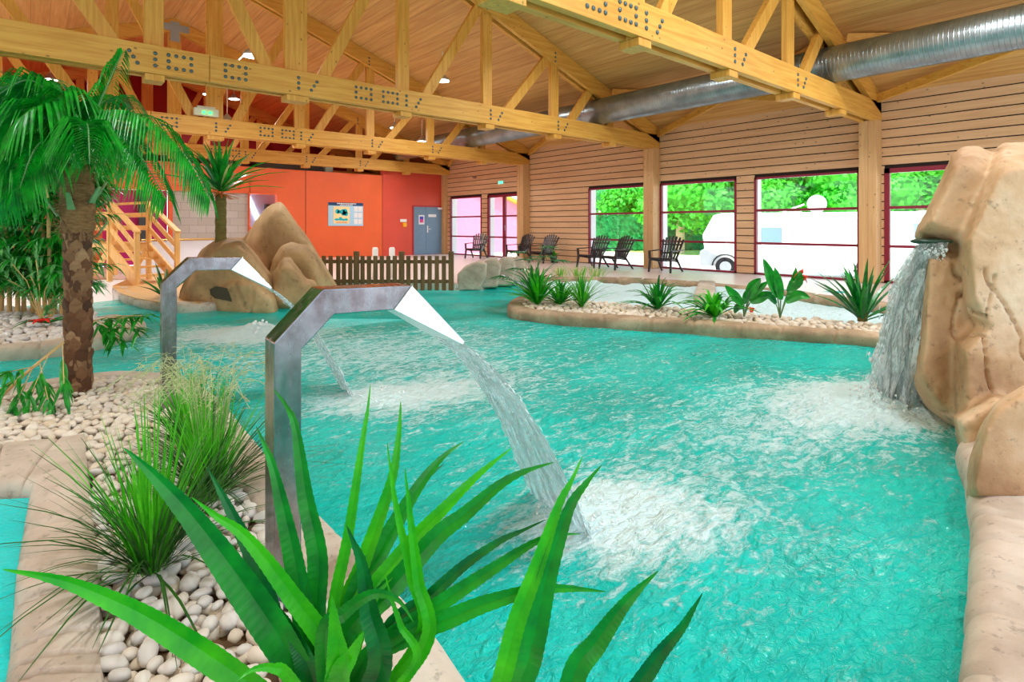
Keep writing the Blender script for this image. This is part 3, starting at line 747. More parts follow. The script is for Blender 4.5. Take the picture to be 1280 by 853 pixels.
# impacts
I1 = gp(722, 645, WATER); I2 = gp(475, 500, WATER); IW = gp(1115, 505, WATER); J1 = gp(322, 416, WATER)
IR = gp(860, 690, WATER)
def grid_water():
    s = .045
    # a fan laid over the pool, finer where the pool is nearest the terrace
    xs = np.arange(-5.2, 12.6, .07); ys = np.arange(-2.4, 12.8, .07)
    X, Y = np.meshgrid(xs, ys, indexing='ij')
    H = .010*np.sin(1.9*X+2.7*Y)+.008*np.sin(-3.1*X+1.4*Y+1)+.006*np.sin(5.3*X+3.3*Y+2)+.005*np.sin(2.2*X-6.1*Y)
    F = np.zeros_like(X)
    def g(c, r, a, e=1.0, ang=0.0):
        dx, dy = X-c.x, Y-c.y; ca, sa = math.cos(ang), math.sin(ang)
        u = (dx*ca+dy*sa)/(r*e); w = (-dx*sa+dy*ca)/r
        return a*np.exp(-(u*u+w*w))
    F += g(I1, .20, .62, 1.5, R(-10))+g(gp(790, 670, WATER), .32, .28, 1.6, R(-20))+g(gp(850,650,WATER), .5, .14)+g(gp(760,620,WATER),.4,.2)
    F += g(I2+V(.1,0,0), .36, .62, 1.6, R(-10))+g(gp(560, 490, WATER), .6, .25, 1.6)+g(gp(430, 455, WATER), .8, .16, 2, R(-40))
    F += g(IW, .38, .8, 1.3)+g(gp(1060, 500, WATER), .6, .4, 1.5)+g(gp(1000, 540, WATER), .7, .2, 2)
    F += g(J1, .45, .7, 1.6, R(-40))+g(gp(400, 425, WATER), 1.2, .2, 1.8, R(-40))+g(gp(250, 420, WATER), .9, .25)
    F += g(gp(560, 430, WATER), 1.6, .2, 1.5)+g(gp(820, 470, WATER), 1.6, .12, 1.5)+g(gp(800, 560, WATER), 1.2, .12, 1.5)+.07  # even base level paints white sparkle flecks across the open water
    # foaming pool behind the island
    sp = [(p.x, p.y) for p in [gp(655,366,WATER)]+isl_back[::-1]+[gp(1300, 430), gp(1300, 405)]+spa_edge[::-1]]
    ins = inpoly(X, Y, sp)
    F = np.where(ins, np.maximum(F, .85+.16*np.sin(X*3)*np.sin(Y*2.3)), F)
    rs = np.random.RandomState(3)
    H += g(J1, .22, .13, 1.4, R(-40))+g(I1, .15, .04)+g(IW, .25, .07)+g(I2, .2, .06)
    H = np.where(ins, H*1.5, H)
    for k, px in enumerate(range(690, 1060, 26)):
        c = gp(px, 356+(px-690)*.055, WATER); H += g(c, .24, .09+.05*((k*7)%3)/2)
    H += (F > .35)*rs.uniform(-.006, .012, X.shape)
    n0, n1 = X.shape
    # drop cells under decks
    vs = np.stack([X.ravel(), Y.ravel(), (WATER+H).ravel()], 1)
    idx = np.arange(n0*n1).reshape(n0, n1)
    f = np.stack([idx[:-1,:-1].ravel(), idx[1:,:-1].ravel(), idx[1:,1:].ravel(), idx[:-1,1:].ravel()], 1)
    cx = X[:-1,:-1].ravel()+.035; cy = Y[:-1,:-1].ravel()+.035
    shr = lambda P, c, k: [((p.x-c.x)*k+c.x, (p.y-c.y)*k+c.y) for p in P]
    kill = np.zeros(cx.shape, bool)
    c = gp(90, 640); kill |= inpoly(cx, cy, [(p.x-.0, p.y) for p in [q-RT*.12 for q in pl_out]+[gp(800,2500), gp(-700, 2500), gp(-160, 566)]])
    me = bpy.data.meshes.new('pool_water'); f = f[~kill]
    me.vertices.add(len(vs)); me.vertices.foreach_set('co', vs.ravel())
    me.loops.add(len(f)*4); me.loops.foreach_set('vertex_index', f.ravel()); me.polygons.add(len(f))
    me.polygons.foreach_set('loop_start', np.arange(len(f))*4); me.polygons.foreach_set('use_smooth', [True]*len(f))
    me.update(calc_edges=True); me.validate()
    a = me.attributes.new('foam', 'FLOAT', 'POINT'); a.data.foreach_set('value', F.ravel().astype(np.float32))  # holds real foam plus the painted sparkle level
    me.materials.append(water_m)
    o = bpy.data.objects.new('pool_water', me); COL.objects.link(o)
    tag(o, 'rippling turquoise water of the main pool with foam and painted sparkle', 'water', kind='stuff')
grid_water()
m = MB(); m.box((-5.6, -3.4, -1.35), (12.9, 13.2, -1.25)); tag(m.build('floor_pool', M('turquoise_liner', srgb(120,225,215), .6)), kind='structure')
# small pool lower left
m = MB(); q = [gp(-8, 1000), *pool_l[:5], gp(-160, 612), gp(-400, 800), gp(-300, 1100)]
m.prism([((p-RT*-.02).x, (p-RT*-.02).y) for p in q], -.14, -.07)
small_m = watermat('small_pool_water', srgb(0,226,232), srgb(70,244,244), 1, 2, .2)
tag(m.build('small_pool_water', small_m, origin=tuple(gp(0,800))), 'calm turquoise water of the small pool in the lower left corner', 'water', kind='stuff')
# pool floor drain seen through the water
dc = gp(785, 784, WATER)
m = MB()
for k in range(16):
    a = 2*PI*k/16; m.bar(dc+V(math.cos(a)*.03, math.sin(a)*.03, -.02), dc+V(math.cos(a+.4)*.11, math.sin(a+.4)*.11, -.02), .012, .006)
m.tube([dc+V(math.cos(a)*.11, math.sin(a)*.11, -.02) for a in np.linspace(0, 2*PI, 24)], .005, 6)
tag(m.build('floor_drain', M('drain_dark', srgb(0,50,60), .5), origin=tuple(dc-V(0,0,.03))), 'dark round grille just below the water in the foreground', 'drain')

# ------------------------------------------------------------------ pebbles
def pebble_mesh(nm, k):
    me = bpy.data.meshes.new(nm); rs = random.Random(k)
    m = MB(); m.ball((0,0,0), 1, 10, 7)
    vs = []
    for v in m.v:
        v = Vector(v); s = 1+.22*mnoise.noise(v*1.1+Vector((k*3.1,0,0)))
        vs.append((v.x*s, v.y*s, v.z*s))
    me.from_pydata(vs, [], m.f); me.materials.append(pebble_m); me.polygons.foreach_set('use_smooth', [True]*len(me.polygons)); me.update()
    return me
PM = [pebble_mesh('pebble', k) for k in range(8)]
PMv = [np.array([v.co[:] for v in me.vertices]) for me in PM]; PMf = [[tuple(p.vertices) for p in me.polygons] for me in PM]
def scatter(poly, n, rmin, seed=1):
    rs = np.random.RandomState(seed); xs = [p.x for p in poly]; ys = [p.y for p in poly]
    pts = []; cell = {}
    X = rs.uniform(min(xs), max(xs), n); Y = rs.uniform(min(ys), max(ys), n); ok = inpoly(X, Y, [(p.x, p.y) for p in poly])
    for x, y, k in zip(X, Y, ok):
        if not k: continue
        c = (int(x/rmin), int(y/rmin)); bad = False
        for i in (-1,0,1):
            for j in (-1,0,1):
                for q in cell.get((c[0]+i, c[1]+j), ()):
                    if (q[0]-x)**2+(q[1]-y)**2 < rmin*rmin: bad = True
        if bad: continue
        cell.setdefault(c, []).append((x, y)); pts.append((x, y))
    return pts
def pebmat(s, rs):
    e = Matrix.Rotation(rs.uniform(0, 6.28), 3, 'Z') @ Matrix.Rotation(rs.uniform(-.5, .5), 3, 'X') @ Matrix.Rotation(rs.uniform(-.4,.4), 3, 'Y')
    return e, (s*rs.uniform(.85, 1.25), s*rs.uniform(.65, .95), s*rs.uniform(.5, .7))
def pebble_field(poly, rmin, size, zc, n, seed, individual, label, cat='pebble'):
    rs = random.Random(seed); pts = scatter(poly, n, rmin, seed)
    pts = sorted(pts, key=lambda p: p[0]*p[0]+p[1]*p[1])
    vis = [p for p in pts]
    AV = []; AF = []; cnt = 0; made = 0
    for layer in (0, 1):
        for (x, y) in pts:
            if layer == 1: x += rs.uniform(-.5,.5)*rmin; y += rs.uniform(-.5,.5)*rmin
            z = zc-(.035 if layer else 0)*(size/.036)+rs.uniform(-.008, .008)
            e, sc = pebmat(size*rs.uniform(.7, 1.25), rs); k = rs.randrange(8)
            rel = Vector((x, y, 0)); dd = rel.dot(FW); 
            px = 640+FOC*rel.dot(RT)/max(dd, .1); py = HOR+FOC*(CAMH)/max(dd, .1)
            inview = dd > .3 and -10 < px < 1290 and py < 870
            if layer == 0 and made < individual and inview and not (330 < px < 520 and py > 800):
                o = bpy.data.objects.new('pebble', PM[k]); COL.objects.link(o); o.location = (x, y, z)
                o.rotation_euler = e.to_euler(); o.scale = sc; made += 1
                tag(o, 'smooth whitish pebble in the foreground of the pebble bed', 'pebble', 'white pebbles nearest in the pebble bed')
            else:
                A = (PMv[k]*np.array(sc)) @ np.array(e).T+np.array([x, y, z]); AV.append(A); AF.extend([tuple(cnt+i for i in f) for f in PMf[k]]); cnt += len(A)
    me = bpy.data.meshes.new('pebbles'); V_ = np.concatenate(AV); c = V_.mean(0); c[2] = 0
    me.from_pydata((V_-c).tolist(), [], AF); me.materials.append(pebble_m); me.polygons.foreach_set('use_smooth', [True]*len(me.polygons)); me.update()
    o = bpy.data.objects.new('pebbles', me); COL.objects.link(o); o.location = c
    tag(o, label, 'pebbles', kind='stuff')
pebble_field(offset_in(pl_out, -1, .2)+[gp(300, 1150)]+pl_in, .047, .033, -.022, 40000, 4, 300, 'white and cream pebbles filling the foreground bed around the palm')
pebble_field(offset_in(bam_front, 1, .28)+bam_back, .075, .05, -.02, 9000, 5, 0, 'white pebbles covering the bamboo bed')
pebble_field(offset_in(isl_front, 1, .27)+isl_back, .075, .05, -.02, 12000, 6, 0, 'tan and white pebbles on the long planted island')

# ------------------------------------------------------------------ rocks
def blob(name, ells, mat, label, voxel=.045, d1=.07, s1=.6, d2=.02, s2=.12, cut=None, parent=None, sm=6):
    m = MB()
    for e in ells:
        c, r = e[0], e[1]; rot = None
        if len(e) > 2: rot = (Matrix.Rotation(R(e[2][2]), 3, 'Z') @ Matrix.Rotation(R(e[2][1]), 3, RT) @ Matrix.Rotation(R(e[2][0]), 3, FW)) @ Matrix(((RT.x, FW.x, 0), (RT.y, FW.y, 0), (0, 0, 1)))
        else: rot = Matrix(((RT.x, FW.x, 0), (RT.y, FW.y, 0), (0, 0, 1)))
        m.ball(c, r, 20, 14, rot=rot)
    xs = [v[0] for v in m.v]; ys = [v[1] for v in m.v]; zs = [v[2] for v in m.v]
    org = ((min(xs)+max(xs))/2, (min(ys)+max(ys))/2, max(min(zs), -.3))
    o = m.build(name, mat, smooth=True, origin=org)
    r = o.modifiers.new('r', 'REMESH'); r.mode = 'VOXEL'; r.voxel_size = voxel; r.use_smooth_shade = True
    s = o.modifiers.new('s', 'SMOOTH'); s.iterations = sm; s.factor = .6
    for dd, ss in ((d1, s1), (d2, s2)):
        t = bpy.data.textures.new('n', 'CLOUDS'); t.noise_scale = ss; t.noise_depth = 3
        d = o.modifiers.new('d', 'DISPLACE'); d.texture = t; d.strength = dd; d.texture_coords = 'LOCAL'
    dg = bpy.context.evaluated_depsgraph_get(); me = bpy.data.meshes.new_from_object(o.evaluated_get(dg))
    o.modifiers.clear(); o.data = me; me.polygons.foreach_set('use_smooth', [True]*len(me.polygons))
    if label: tag(o, label, 'rock')
    return o
def E(px, py, d, wx, wy, dep=None, rot=None):
    """ellipsoid surveyed at px,py with half extents wx, wy (pixels at distance d)"""
    s = d/FOC; r = (wx*s, (dep if dep else (wx+wy)/2*s), wy*s)
    return (pp(px, py, d), r, rot) if rot else (pp(px, py, d), r)
def hull(m, pts, dm, df, db, k=.62, kf=None):
    """chunk of rock: surveyed outline at dm, narrower towards the front df and the back db"""
    import bmesh
    cx = sum(p[0] for p in pts)/len(pts); cy = sum(p[1] for p in pts)/len(pts); bm = bmesh.new()
    for (x, y) in pts:
        bm.verts.new(pp(x, y, dm))
        kk = kf or k; bm.verts.new(pp(cx+(x-cx)*kk, cy+(y-cy)*kk, df)); bm.verts.new(pp(cx+(x-cx)*k, cy+(y-cy)*k, db))
        bm.verts.new(pp(cx+(x-cx)*(kk+1)/2, cy+(y-cy)*(kk+1)/2, lrp(dm, df, .72)))
    bmesh.ops.convex_hull(bm, input=bm.verts); bmesh.ops.delete(bm, geom=[v for v in bm.verts if not v.link_faces], context='VERTS')
    bm.verts.index_update(); m.add([v.co for v in bm.verts], [tuple(v.index for v in f.verts) for f in bm.faces]); bm.free()
def hullrock(name, hulls, mat, label, voxel=.045, sm=4, d1=.06, s1=.5, d2=.012, s2=.08, cracks=(), cw=2.2, cd=.05):
    m = MB()
    for h in hulls: hull(m, *h)
    xs = [v[0] for v in m.v]; ys = [v[1] for v in m.v]; zs = [v[2] for v in m.v]
    o = m.build(name, mat, smooth=True, origin=((min(xs)+max(xs))/2, (min(ys)+max(ys))/2, max(min(zs), -.3)))
    r = o.modifiers.new('r', 'REMESH'); r.mode = 'VOXEL'; r.voxel_size = voxel; r.use_smooth_shade = True
    q = o.modifiers.new('s', 'SMOOTH'); q.iterations = sm; q.factor = .6
    for dd, ss in ((d1, s1), (d2, s2)):
        t = bpy.data.textures.new('n', 'CLOUDS'); t.noise_scale = ss; t.noise_depth = 3
        d = o.modifiers.new('d', 'DISPLACE'); d.texture = t; d.strength = dd; d.texture_coords = 'LOCAL'
    me = bpy.data.meshes.new_from_object(o.evaluated_get(bpy.context.evaluated_depsgraph_get()))
    o.modifiers.clear(); o.data = me; me.polygons.foreach_set('use_smooth', [True]*len(me.polygons))
    if cracks:   # carve the joints of the moulded rock as real grooves, each at its own place in depth
        off = o.location; co_ = []
        C3 = [smooth_path([pp(*p) for p in c], .02) for c in cracks]
        A = np.array([[v[:] for v in c] for c in C3], dtype=object)
        allp = np.array([v[:] for c in C3 for v in c]); P = np.array([v.co[:] for v in me.vertices])+np.array(off[:]); Nn = np.array([v.normal[:] for v in me.vertices])
        fwd = np.array(FW[:]); rt = np.array(RT[:])
        Pl = np.stack([P@rt, P[:,2]], 1); Cl = np.stack([allp@rt, allp[:,2]], 1)
        front = Nn@fwd < .25
        for i0 in range(0, len(P), 4000):
            d = np.sqrt(((Pl[i0:i0+4000,None]-Cl[None])**2).sum(2)).min(1); g = np.exp(-(d/(cw*.006))**2)*front[i0:i0+4000]
            P[i0:i0+4000] -= Nn[i0:i0+4000]*(g*cd)[:,None]
        me.vertices.foreach_set('co', (P-np.array(off[:])).ravel()); me.update()
    return tag(o, label, 'rock')
# rock pile in the pool
hullrock('rock', [([(220,392),(224,366),(234,340),(252,311),(274,297),(302,298),(320,316),(342,346),(352,376),(354,394)], 9.7, 9.15, 10.5, .7, .72),
    ([(268,396),(262,372),(280,352),(318,350),(345,372),(350,396)], 9.4, 9.0, 10.0, .8)],
    rock_m, 'rounded brown mound rock carrying the small palm', cracks=[[(305,352,9.3),(308,372,9.2),(318,392,9.1)], [(326,355,9.3),(322,375,9.2),(316,388,9.1)], [(245,375,9.2),(250,390,9.1)]])
hullrock('rock', [([(306,302),(318,276),(336,256),(350,250),(359,260),(374,284),(389,303),(394,322),(400,345),(330,345)], 10.9, 10.45, 11.5, .45, .4),
    ([(388,300),(400,335),(424,360),(424,380),(380,380),(365,320)], 10.9, 10.6, 11.5, .6), ([(300,300),(318,280),(340,300),(345,380),(290,380)], 11.2, 11.0, 11.8, .7)],
    rock_m, 'tall pointed brown rock behind the mound', sm=3, d1=.05)
hullrock('rock', [([(332,350),(340,322),(350,307),(364,302),(384,305),(398,320),(414,350),(420,380),(335,380)], 10.3, 9.95, 10.9, .55)],
    rock_m, 'middle brown rock shoulder below the pointed rock', sm=4, d1=.05)
hullrock('rock', [([(330,396),(333,360),(342,335),(352,321),(363,320),(376,342),(388,356),(392,388),(386,394)], 9.75, 9.3, 10.2, .6), ([(376,350),(392,348),(404,366),(408,388),(370,392)], 9.9, 9.5, 10.3, .7)],
    rock_m, 'front low brown rock lobe at the waterline right of the mound', sm=4, d1=.05, cracks=[[(336,340,9.6),(345,332,9.6),(356,336,9.6)]])
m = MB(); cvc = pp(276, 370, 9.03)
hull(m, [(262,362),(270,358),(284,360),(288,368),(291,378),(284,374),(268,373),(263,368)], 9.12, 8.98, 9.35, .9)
tag(m.build('cave_shade', M('cave_shade_paint', srgb(74,66,50), .9), origin=tuple(cvc)), 'dark chunk coloured as the shade of a hollow low in the mound rock', 'painted hollow')  # solid chunk, the shade of a hollow is put into its dark colour
# row of slab rocks at the end of the fence
for pts, d, lb in (([(571,364),(572,342),(582,332),(598,326),(609,329),(608,345),(600,364)], 12.1, 'leftmost brown topped slab rock beside the fence end'),
    ([(592,362),(600,335),(608,324),(620,321),(627,332),(622,360)], 12.35, 'second slab rock from the fence'), ([(610,360),(618,330),(628,321),(642,321),(646,336),(640,357)], 12.7, 'third slab rock from the fence'),
    ([(630,357),(636,328),(646,319),(655,324),(661,344),(658,352)], 13.1, 'rightmost slab rock at the foaming pool edge')):
    hullrock('slab_rock', [(pts, d, d-.16, d+.35, .93)], rockgrey_m, lb+', grey streaked', voxel=.03, sm=1, d1=.03, s1=.25, d2=.01)
# big waterfall rock
hullrock('waterfall_rock', [
    ([(1190,194),(1202,184),(1222,182),(1240,192),(1262,215),(1262,280),(1225,330),(1186,304),(1146,301),(1143,294),(1152,276),(1172,242),(1183,216)], 4.05, 3.75, 4.5, .7, .6),
    ([(1238,192),(1254,180),(1290,176),(1350,200),(1400,300),(1400,480),(1250,500),(1196,400),(1188,302),(1215,240)], 4.1, 3.55, 4.8, .8, .72),
    ([(1156,300),(1200,296),(1240,330),(1260,400),(1250,520),(1200,548),(1190,545),(1158,510),(1143,480),(1149,430),(1150,370)], 4.12, 3.8, 4.6, .85, .78),
    ([(1186,420),(1230,380),(1300,400),(1400,440),(1400,610),(1240,600),(1206,560),(1186,520)], 3.95, 3.55, 4.6, .8, .72),
    ([(1190,520),(1240,490),(1400,520),(1400,680),(1216,680),(1204,600)], 3.6, 3.15, 4.2, .9, .85)],
    rockbig_m, 'tall sandy artificial rock with a waterfall at the right edge', voxel=.015, sm=8, d1=.03, s1=.4, d2=.010, s2=.05, cw=1.3, cd=.06,
    cracks=[[(1192,334,3.8),(1212,352,3.7),(1232,378,3.7),(1250,415,3.7),(1268,440,3.6),(1285,462,3.6)], [(1190,340,3.9),(1186,360,3.9),(1178,400,3.9),(1180,440,3.9),(1198,468,3.8),(1222,495,3.7),(1238,512,3.6)], [(1196,530,3.7),(1206,522,3.7),(1236,516,3.6)]])
hullrock('boulder', [([(1207,622),(1212,580),(1222,538),(1242,504),(1282,480),(1350,478),(1380,640),(1262,634),(1214,630)], 2.7, 2.5, 3.15, .75, .8)],
    rockbig_m, 'smooth sandy boulder below the waterfall rock resting on the kerb', voxel=.018, sm=7, d1=.03, s1=.3, d2=.006, s2=.04)
# flat dark green blob at the waterfall lip
blob('spout_mouth', [(pp(1164, 302, 3.86), (.13,.12,.022))], M('mouth_dark_green', srgb(20,60,45), .4), None, voxel=.012, d1=.01, s1=.1, d2=.004, sm=2)
tag(bpy.data.objects['spout_mouth'], 'dark green mouth in the big rock where the waterfall starts', 'spout mouth')
# crack lines on the big rock as grooves are in the material

# ------------------------------------------------------------------ falling water
def fallmat(name, streak, dens, tint=(.88,.97,.97,1), k=1.0):
    m, nt, b = newmat(name)
    uv = tc(nt, streak, 'UV'); f = noisetex(nt, uv, 3*k, 6, .7, .6); f2 = noisetex(nt, uv, 9*k, 4, .7, .4)
    s = math_(nt, 'ADD', math_(nt, 'MULTIPLY', f, .6), math_(nt, 'MULTIPLY', f2, .4))
    fm = ramp(nt, s, [(dens, (0,0,0)), (dens+.10, (1,1,1))])
    b.inputs['Base Color'].default_value = (.93,.98,1,1); b.inputs['Roughness'].default_value = .15
    bump(nt, b, s, 1.0, .03)
    tr = nd(nt, 'ShaderNodeBsdfTransparent'); tr.inputs['Color'].default_value = tint
    gl = nd(nt, 'ShaderNodeBsdfGlossy'); gl.inputs['Roughness'].default_value = .08
    bp = [n for n in nt.nodes if n.type == 'BUMP'][0]; nt.links.new(bp.outputs['Normal'], gl.inputs['Normal'])
    df_ = nd(nt, 'ShaderNodeBsdfTranslucent'); df_.inputs['Color'].default_value = (.9,.97,1,1); b2_ = nd(nt, 'ShaderNodeMixShader'); b2_.inputs[0].default_value = .7
    nt.links.new(gl.outputs[0], b2_.inputs[1]); nt.links.new(df_.outputs[0], b2_.inputs[2])
    a = nd(nt, 'ShaderNodeMixShader'); a.inputs[0].default_value = .35
    nt.links.new(tr.outputs[0], a.inputs[1]); nt.links.new(b2_.outputs[0], a.inputs[2])
    mx = nd(nt, 'ShaderNodeMixShader'); nt.links.new(math_(nt, 'MULTIPLY', fm, .8), mx.inputs[0]); nt.links.new(a.outputs[0], mx.inputs[1]); nt.links.new(b.outputs[0], mx.inputs[2])
    nt.links.new(mx.outputs[0], nt.nodes['Material Output'].inputs['Surface'])
    return m
def sheet(name, A0, A1, B0, B1, sag, mat, label, nu=26, nv=70, rough=.01, thick=.012, mids=None, origin=None):
    """water from lip A0-A1 to impact B0-B1, ballistic"""
    vs = []; uvs = []
    for side in (0, 1):
        for j in range(nv+1):
            t = j/nv
            for i in range(nu+1):
                u = i/nu; a = lrp(A0, A1, u); b_ = lrp(B0, B1, u)
                tt = t; p = a+(b_-a)*tt; 
                z = a.z+(b_.z-a.z)*(sag*tt+(1-sag)*tt*tt)
                p = Vector((p.x, p.y, z)); w = (B0-B1).length
                nz = mnoise.noise(Vector((u*7, t*3.0, 3.3+side*.2)))*rough*(.3+1.6*t)
                p += (FW*-1)*nz+RT*(mnoise.noise(Vector((u*9, t*9, 7)))*rough*.6*t)
                if i in (0, nu): p += RT*(mnoise.noise(Vector((t*22, side*.1, i)))*.02*t)
                if side: p += FW*thick*math.sin(PI*min(max(u, .0), 1.0))
                vs.append(p); uvs.append((u, t))
    n = (nu+1)*(nv+1); fs = []
    for j in range(nv):
        for i in range(nu):
            q = (j*(nu+1)+i, j*(nu+1)+i+1, (j+1)*(nu+1)+i+1, (j+1)*(nu+1)+i)
            fs.append(q); fs.append(tuple(n+k for k in q[::-1]))
    m = MB(); m.add(vs, fs); o = m.build(name, mat, smooth=True, origin=origin or tuple((A0+B1)/2))
    ul = o.data.uv_layers.new(name='UVMap'); li = 0
    for p in o.data.polygons:
        for v in p.vertices: ul.data[li].uv = uvs[v]; li += 1
    return tag(o, label, 'falling water', kind='stuff' if False else None)

# ------------------------------------------------------------------ steel spouts
SD = (RT*math.sin(R(53))+FW*math.cos(R(53)))   # spout direction
SW = (RT*-math.cos(R(53))+FW*math.sin(R(53)))  # away across the pipe
def spout(O, label, lab_w, base_z=-.03):
    T, Wd = .092, .125
    u0 = -.4213; zero = RT*(u0*1.85)+FW*1.85
    def local(px, py, s=0.0):  # solve on the face plane of the first spout
        u = (px-640)/FOC; x0, d0 = u0*1.85, 1.85
        sr, sf = SD.dot(RT), SD.dot(FW); wr, wf = SW.dot(RT)*s, SW.dot(FW)*s
        t = (u*(d0+wf)-(x0+wr))/(sr-u*sf); d = d0+wf+sf*t
        return t, CAMH-(py-HOR)/FOC*d
    bt = local(343, 430); a = local(343.5, 429); b = local(404, 362); c = local(515, 357); 
    ic = local(492.5, 387.5); ib = local(418, 393.5); ia = local(377, 438)
    root = empty('water_spout', V(O.x, O.y, base_z), label, 'water spout', 'stainless steel pool spouts')
    def pt(t, z, s): return O+SD*t+SW*s+V(0,0,z)
    tw = ia[0]
    outer = [(0.0, base_z), (0.0, a[1]), b, c]; inner = [(tw, base_z), (tw, ia[1]), ib, ic]
    m = MB(); vs = []
    for i in range(4):
        for (q, s) in ((outer[i], 0), (outer[i], Wd), (inner[i], Wd), (inner[i], 0)): vs.append(pt(q[0], q[1], s))
    fs = [(i*4+k, i*4+(k+1)%4, (i+1)*4+(k+1)%4, (i+1)*4+k) for i in range(3) for k in range(4)]+[(3,2,1,0), (12,13,14,15)]
    m.add(vs, [f[::-1] for f in fs]); m.build('pipe', steel_m, root, bevel=.004)
    # flared nozzle
    tn = local(580, 427, -.08); tf = local(536, 417, .205)
    tip_t = (tn[0]+tf[0])/2; tip_z = (tn[1]+tf[1])/2
    m = MB()
    e = .012
    vs = [pt(c[0], c[1], 0), pt(c[0], c[1], Wd), pt(ic[0], ic[1], Wd), pt(ic[0], ic[1], 0),
          pt(tip_t, tip_z+e/2, -.085), pt(tip_t, tip_z+e/2, .21), pt(tip_t-.008, tip_z-e/2, .21), pt(tip_t-.008, tip_z-e/2, -.085)]
    m.add(vs, [(0,1,5,4), (1,2,6,5), (2,3,7,6), (3,0,4,7), (0,3,2,1), (4,5,6,7)])
    m.build('nozzle', steel_glare_m, root, bevel=.002)
    m = MB(); cc = pt(tw/2, base_z, Wd/2)
    m.add([pt(-.04, base_z, -.04), pt(tw+.04, base_z, -.04), pt(tw+.04, base_z, Wd+.04), pt(-.04, base_z, Wd+.04), pt(-.04, base_z+.012, -.04), pt(tw+.04, base_z+.012, -.04), pt(tw+.04, base_z+.012, Wd+.04), pt(-.04, base_z+.012, Wd+.04)],
          [(0,3,2,1),(4,5,6,7),(0,1,5,4),(1,2,6,5),(2,3,7,6),(3,0,4,7)]); m.build('base_plate', steel_m, root)
    return pt(tip_t-.004, tip_z, -.075), pt(tip_t-.004, tip_z, .2)
O1 = RT*(-.4213*1.85)+FW*1.85
n1, f1 = spout(O1, 'large stainless steel swan neck spout in the foreground', '')
O2 = RT*(-.6207*3.8)+FW*3.8
n2, f2 = spout(O2, 'smaller looking stainless steel spout further back beside the palm', '')
fm1 = fallmat('spout_water', (9, 1.6, 1), .46, (.80,.93,.95,1))
fmw = fallmat('waterfall_water', (5, 2.6, 1), .44, (.93,.98,.98,1), 1.3)
def fall_from(O, n, f, label, nm='water_jet'):
    adv = SD*.78+SW*.0
    B0 = gp(744, 676, WATER)-O1+O; B1 = gp(662, 614, WATER)-O1+O
    B0.z = B1.z = WATER-.02
    return sheet(nm, f, n, B1, B0, .42, fm1, label, rough=.012)
fall_from(O1, n1, f1, 'fan of clear water pouring from the large spout')
fall_from(O2, n2, f2, 'thin sheet of water pouring from the farther spout')
sheet('waterfall', pp(1146, 306, 3.86), pp(1186, 303, 3.74), gp(1082, 492, WATER-.02), gp(1158, 512, WATER-.02), .3, fmw, 'white waterfall pouring from the big rock', rough=.06, nu=40, nv=90, thick=.05)
sheet('waterfall_strand', pp(1150, 305, 3.80), pp(1180, 303, 3.74), gp(1092, 505, WATER-.02), gp(1138, 520, WATER-.02), .38, fmw, 'nearer strands of the waterfall in front of the rock', rough=.07, nu=30, nv=90, thick=.04)
def droplets(parent, A0, A1, B0, B1, sag, n, sz, seed, spread=.03):
    rs = random.Random(seed); m = MB()
    for i in range(n):
        u = rs.random(); t = rs.random()**.8; a = lrp(A0, A1, u); b = lrp(B0, B1, u)
        def at(t): p = a+(b-a)*t; return V(p.x, p.y, a.z+(b.z-a.z)*(sag*t+(1-sag)*t*t))
        j = V(rs.gauss(0, spread), rs.gauss(0, spread), rs.gauss(0, spread))*t-FW*.02
        p = at(t)+j; q = at(min(1, t+.012+.02*rs.random()))+j
        s_ = sz*rs.uniform(.4, 1.2); m.tube([p, (p+q)/2, q], [s_*.3, s_, s_*.4], 5)
    m.build('droplets', drop_m, parent, smooth=True)['kind'] = 'stuff'
drop_m = M('water_droplets', (.95,.98,1,1), .08)
wf1 = [o for o in bpy.data.objects if o.name == 'waterfall'][0]
droplets(wf1, pp(1146, 308, 3.84), pp(1184, 306, 3.72), gp(1080, 494, WATER), gp(1156, 514, WATER), .3, 900, .008, 5)
for nm_, O_, n_, f_ in (('water_jet', O1, n1, f1), ('water_jet.001', O2, n2, f2)):
    droplets(bpy.data.objects[nm_], f_, n_, gp(662, 614, WATER)-O1+O_, gp(744, 676, WATER)-O1+O_, .42, 420, .0035, 6, .012)
# splash droplets and froth
def froth(name, c, r, n, label, hgt=.06, sz=.012, seed=1):
    rs = random.Random(seed); m = MB()
    for i in range(n):
        a = rs.uniform(0, 6.28); q = r*math.sqrt(rs.random()); z = abs(rs.gauss(0, hgt))*(1-q/r*.6)
        s = sz*rs.uniform(.3, 1.2); m.ball(c+V(math.cos(a)*q, math.sin(a)*q, z+.005), s, 6, 4)
    tag(m.build(name, M(name+'_white', (.9,.96,.97,1), .2), smooth=True, origin=tuple(c)), label, 'splash', kind='stuff')
froth('splash', I1, .2, 260, 'white splash where the large spout hits the pool', .03, .006, 1)
froth('splash', I2, .22, 160, 'white splash where the farther spout hits the pool', .04, .010, 2)
froth('splash', IW, .3, 420, 'white spray at the foot of the waterfall', .07, .009, 3)
froth('splash', J1, .22, 220, 'bubbling white dome in front of the mound rock', .07, .02, 4)

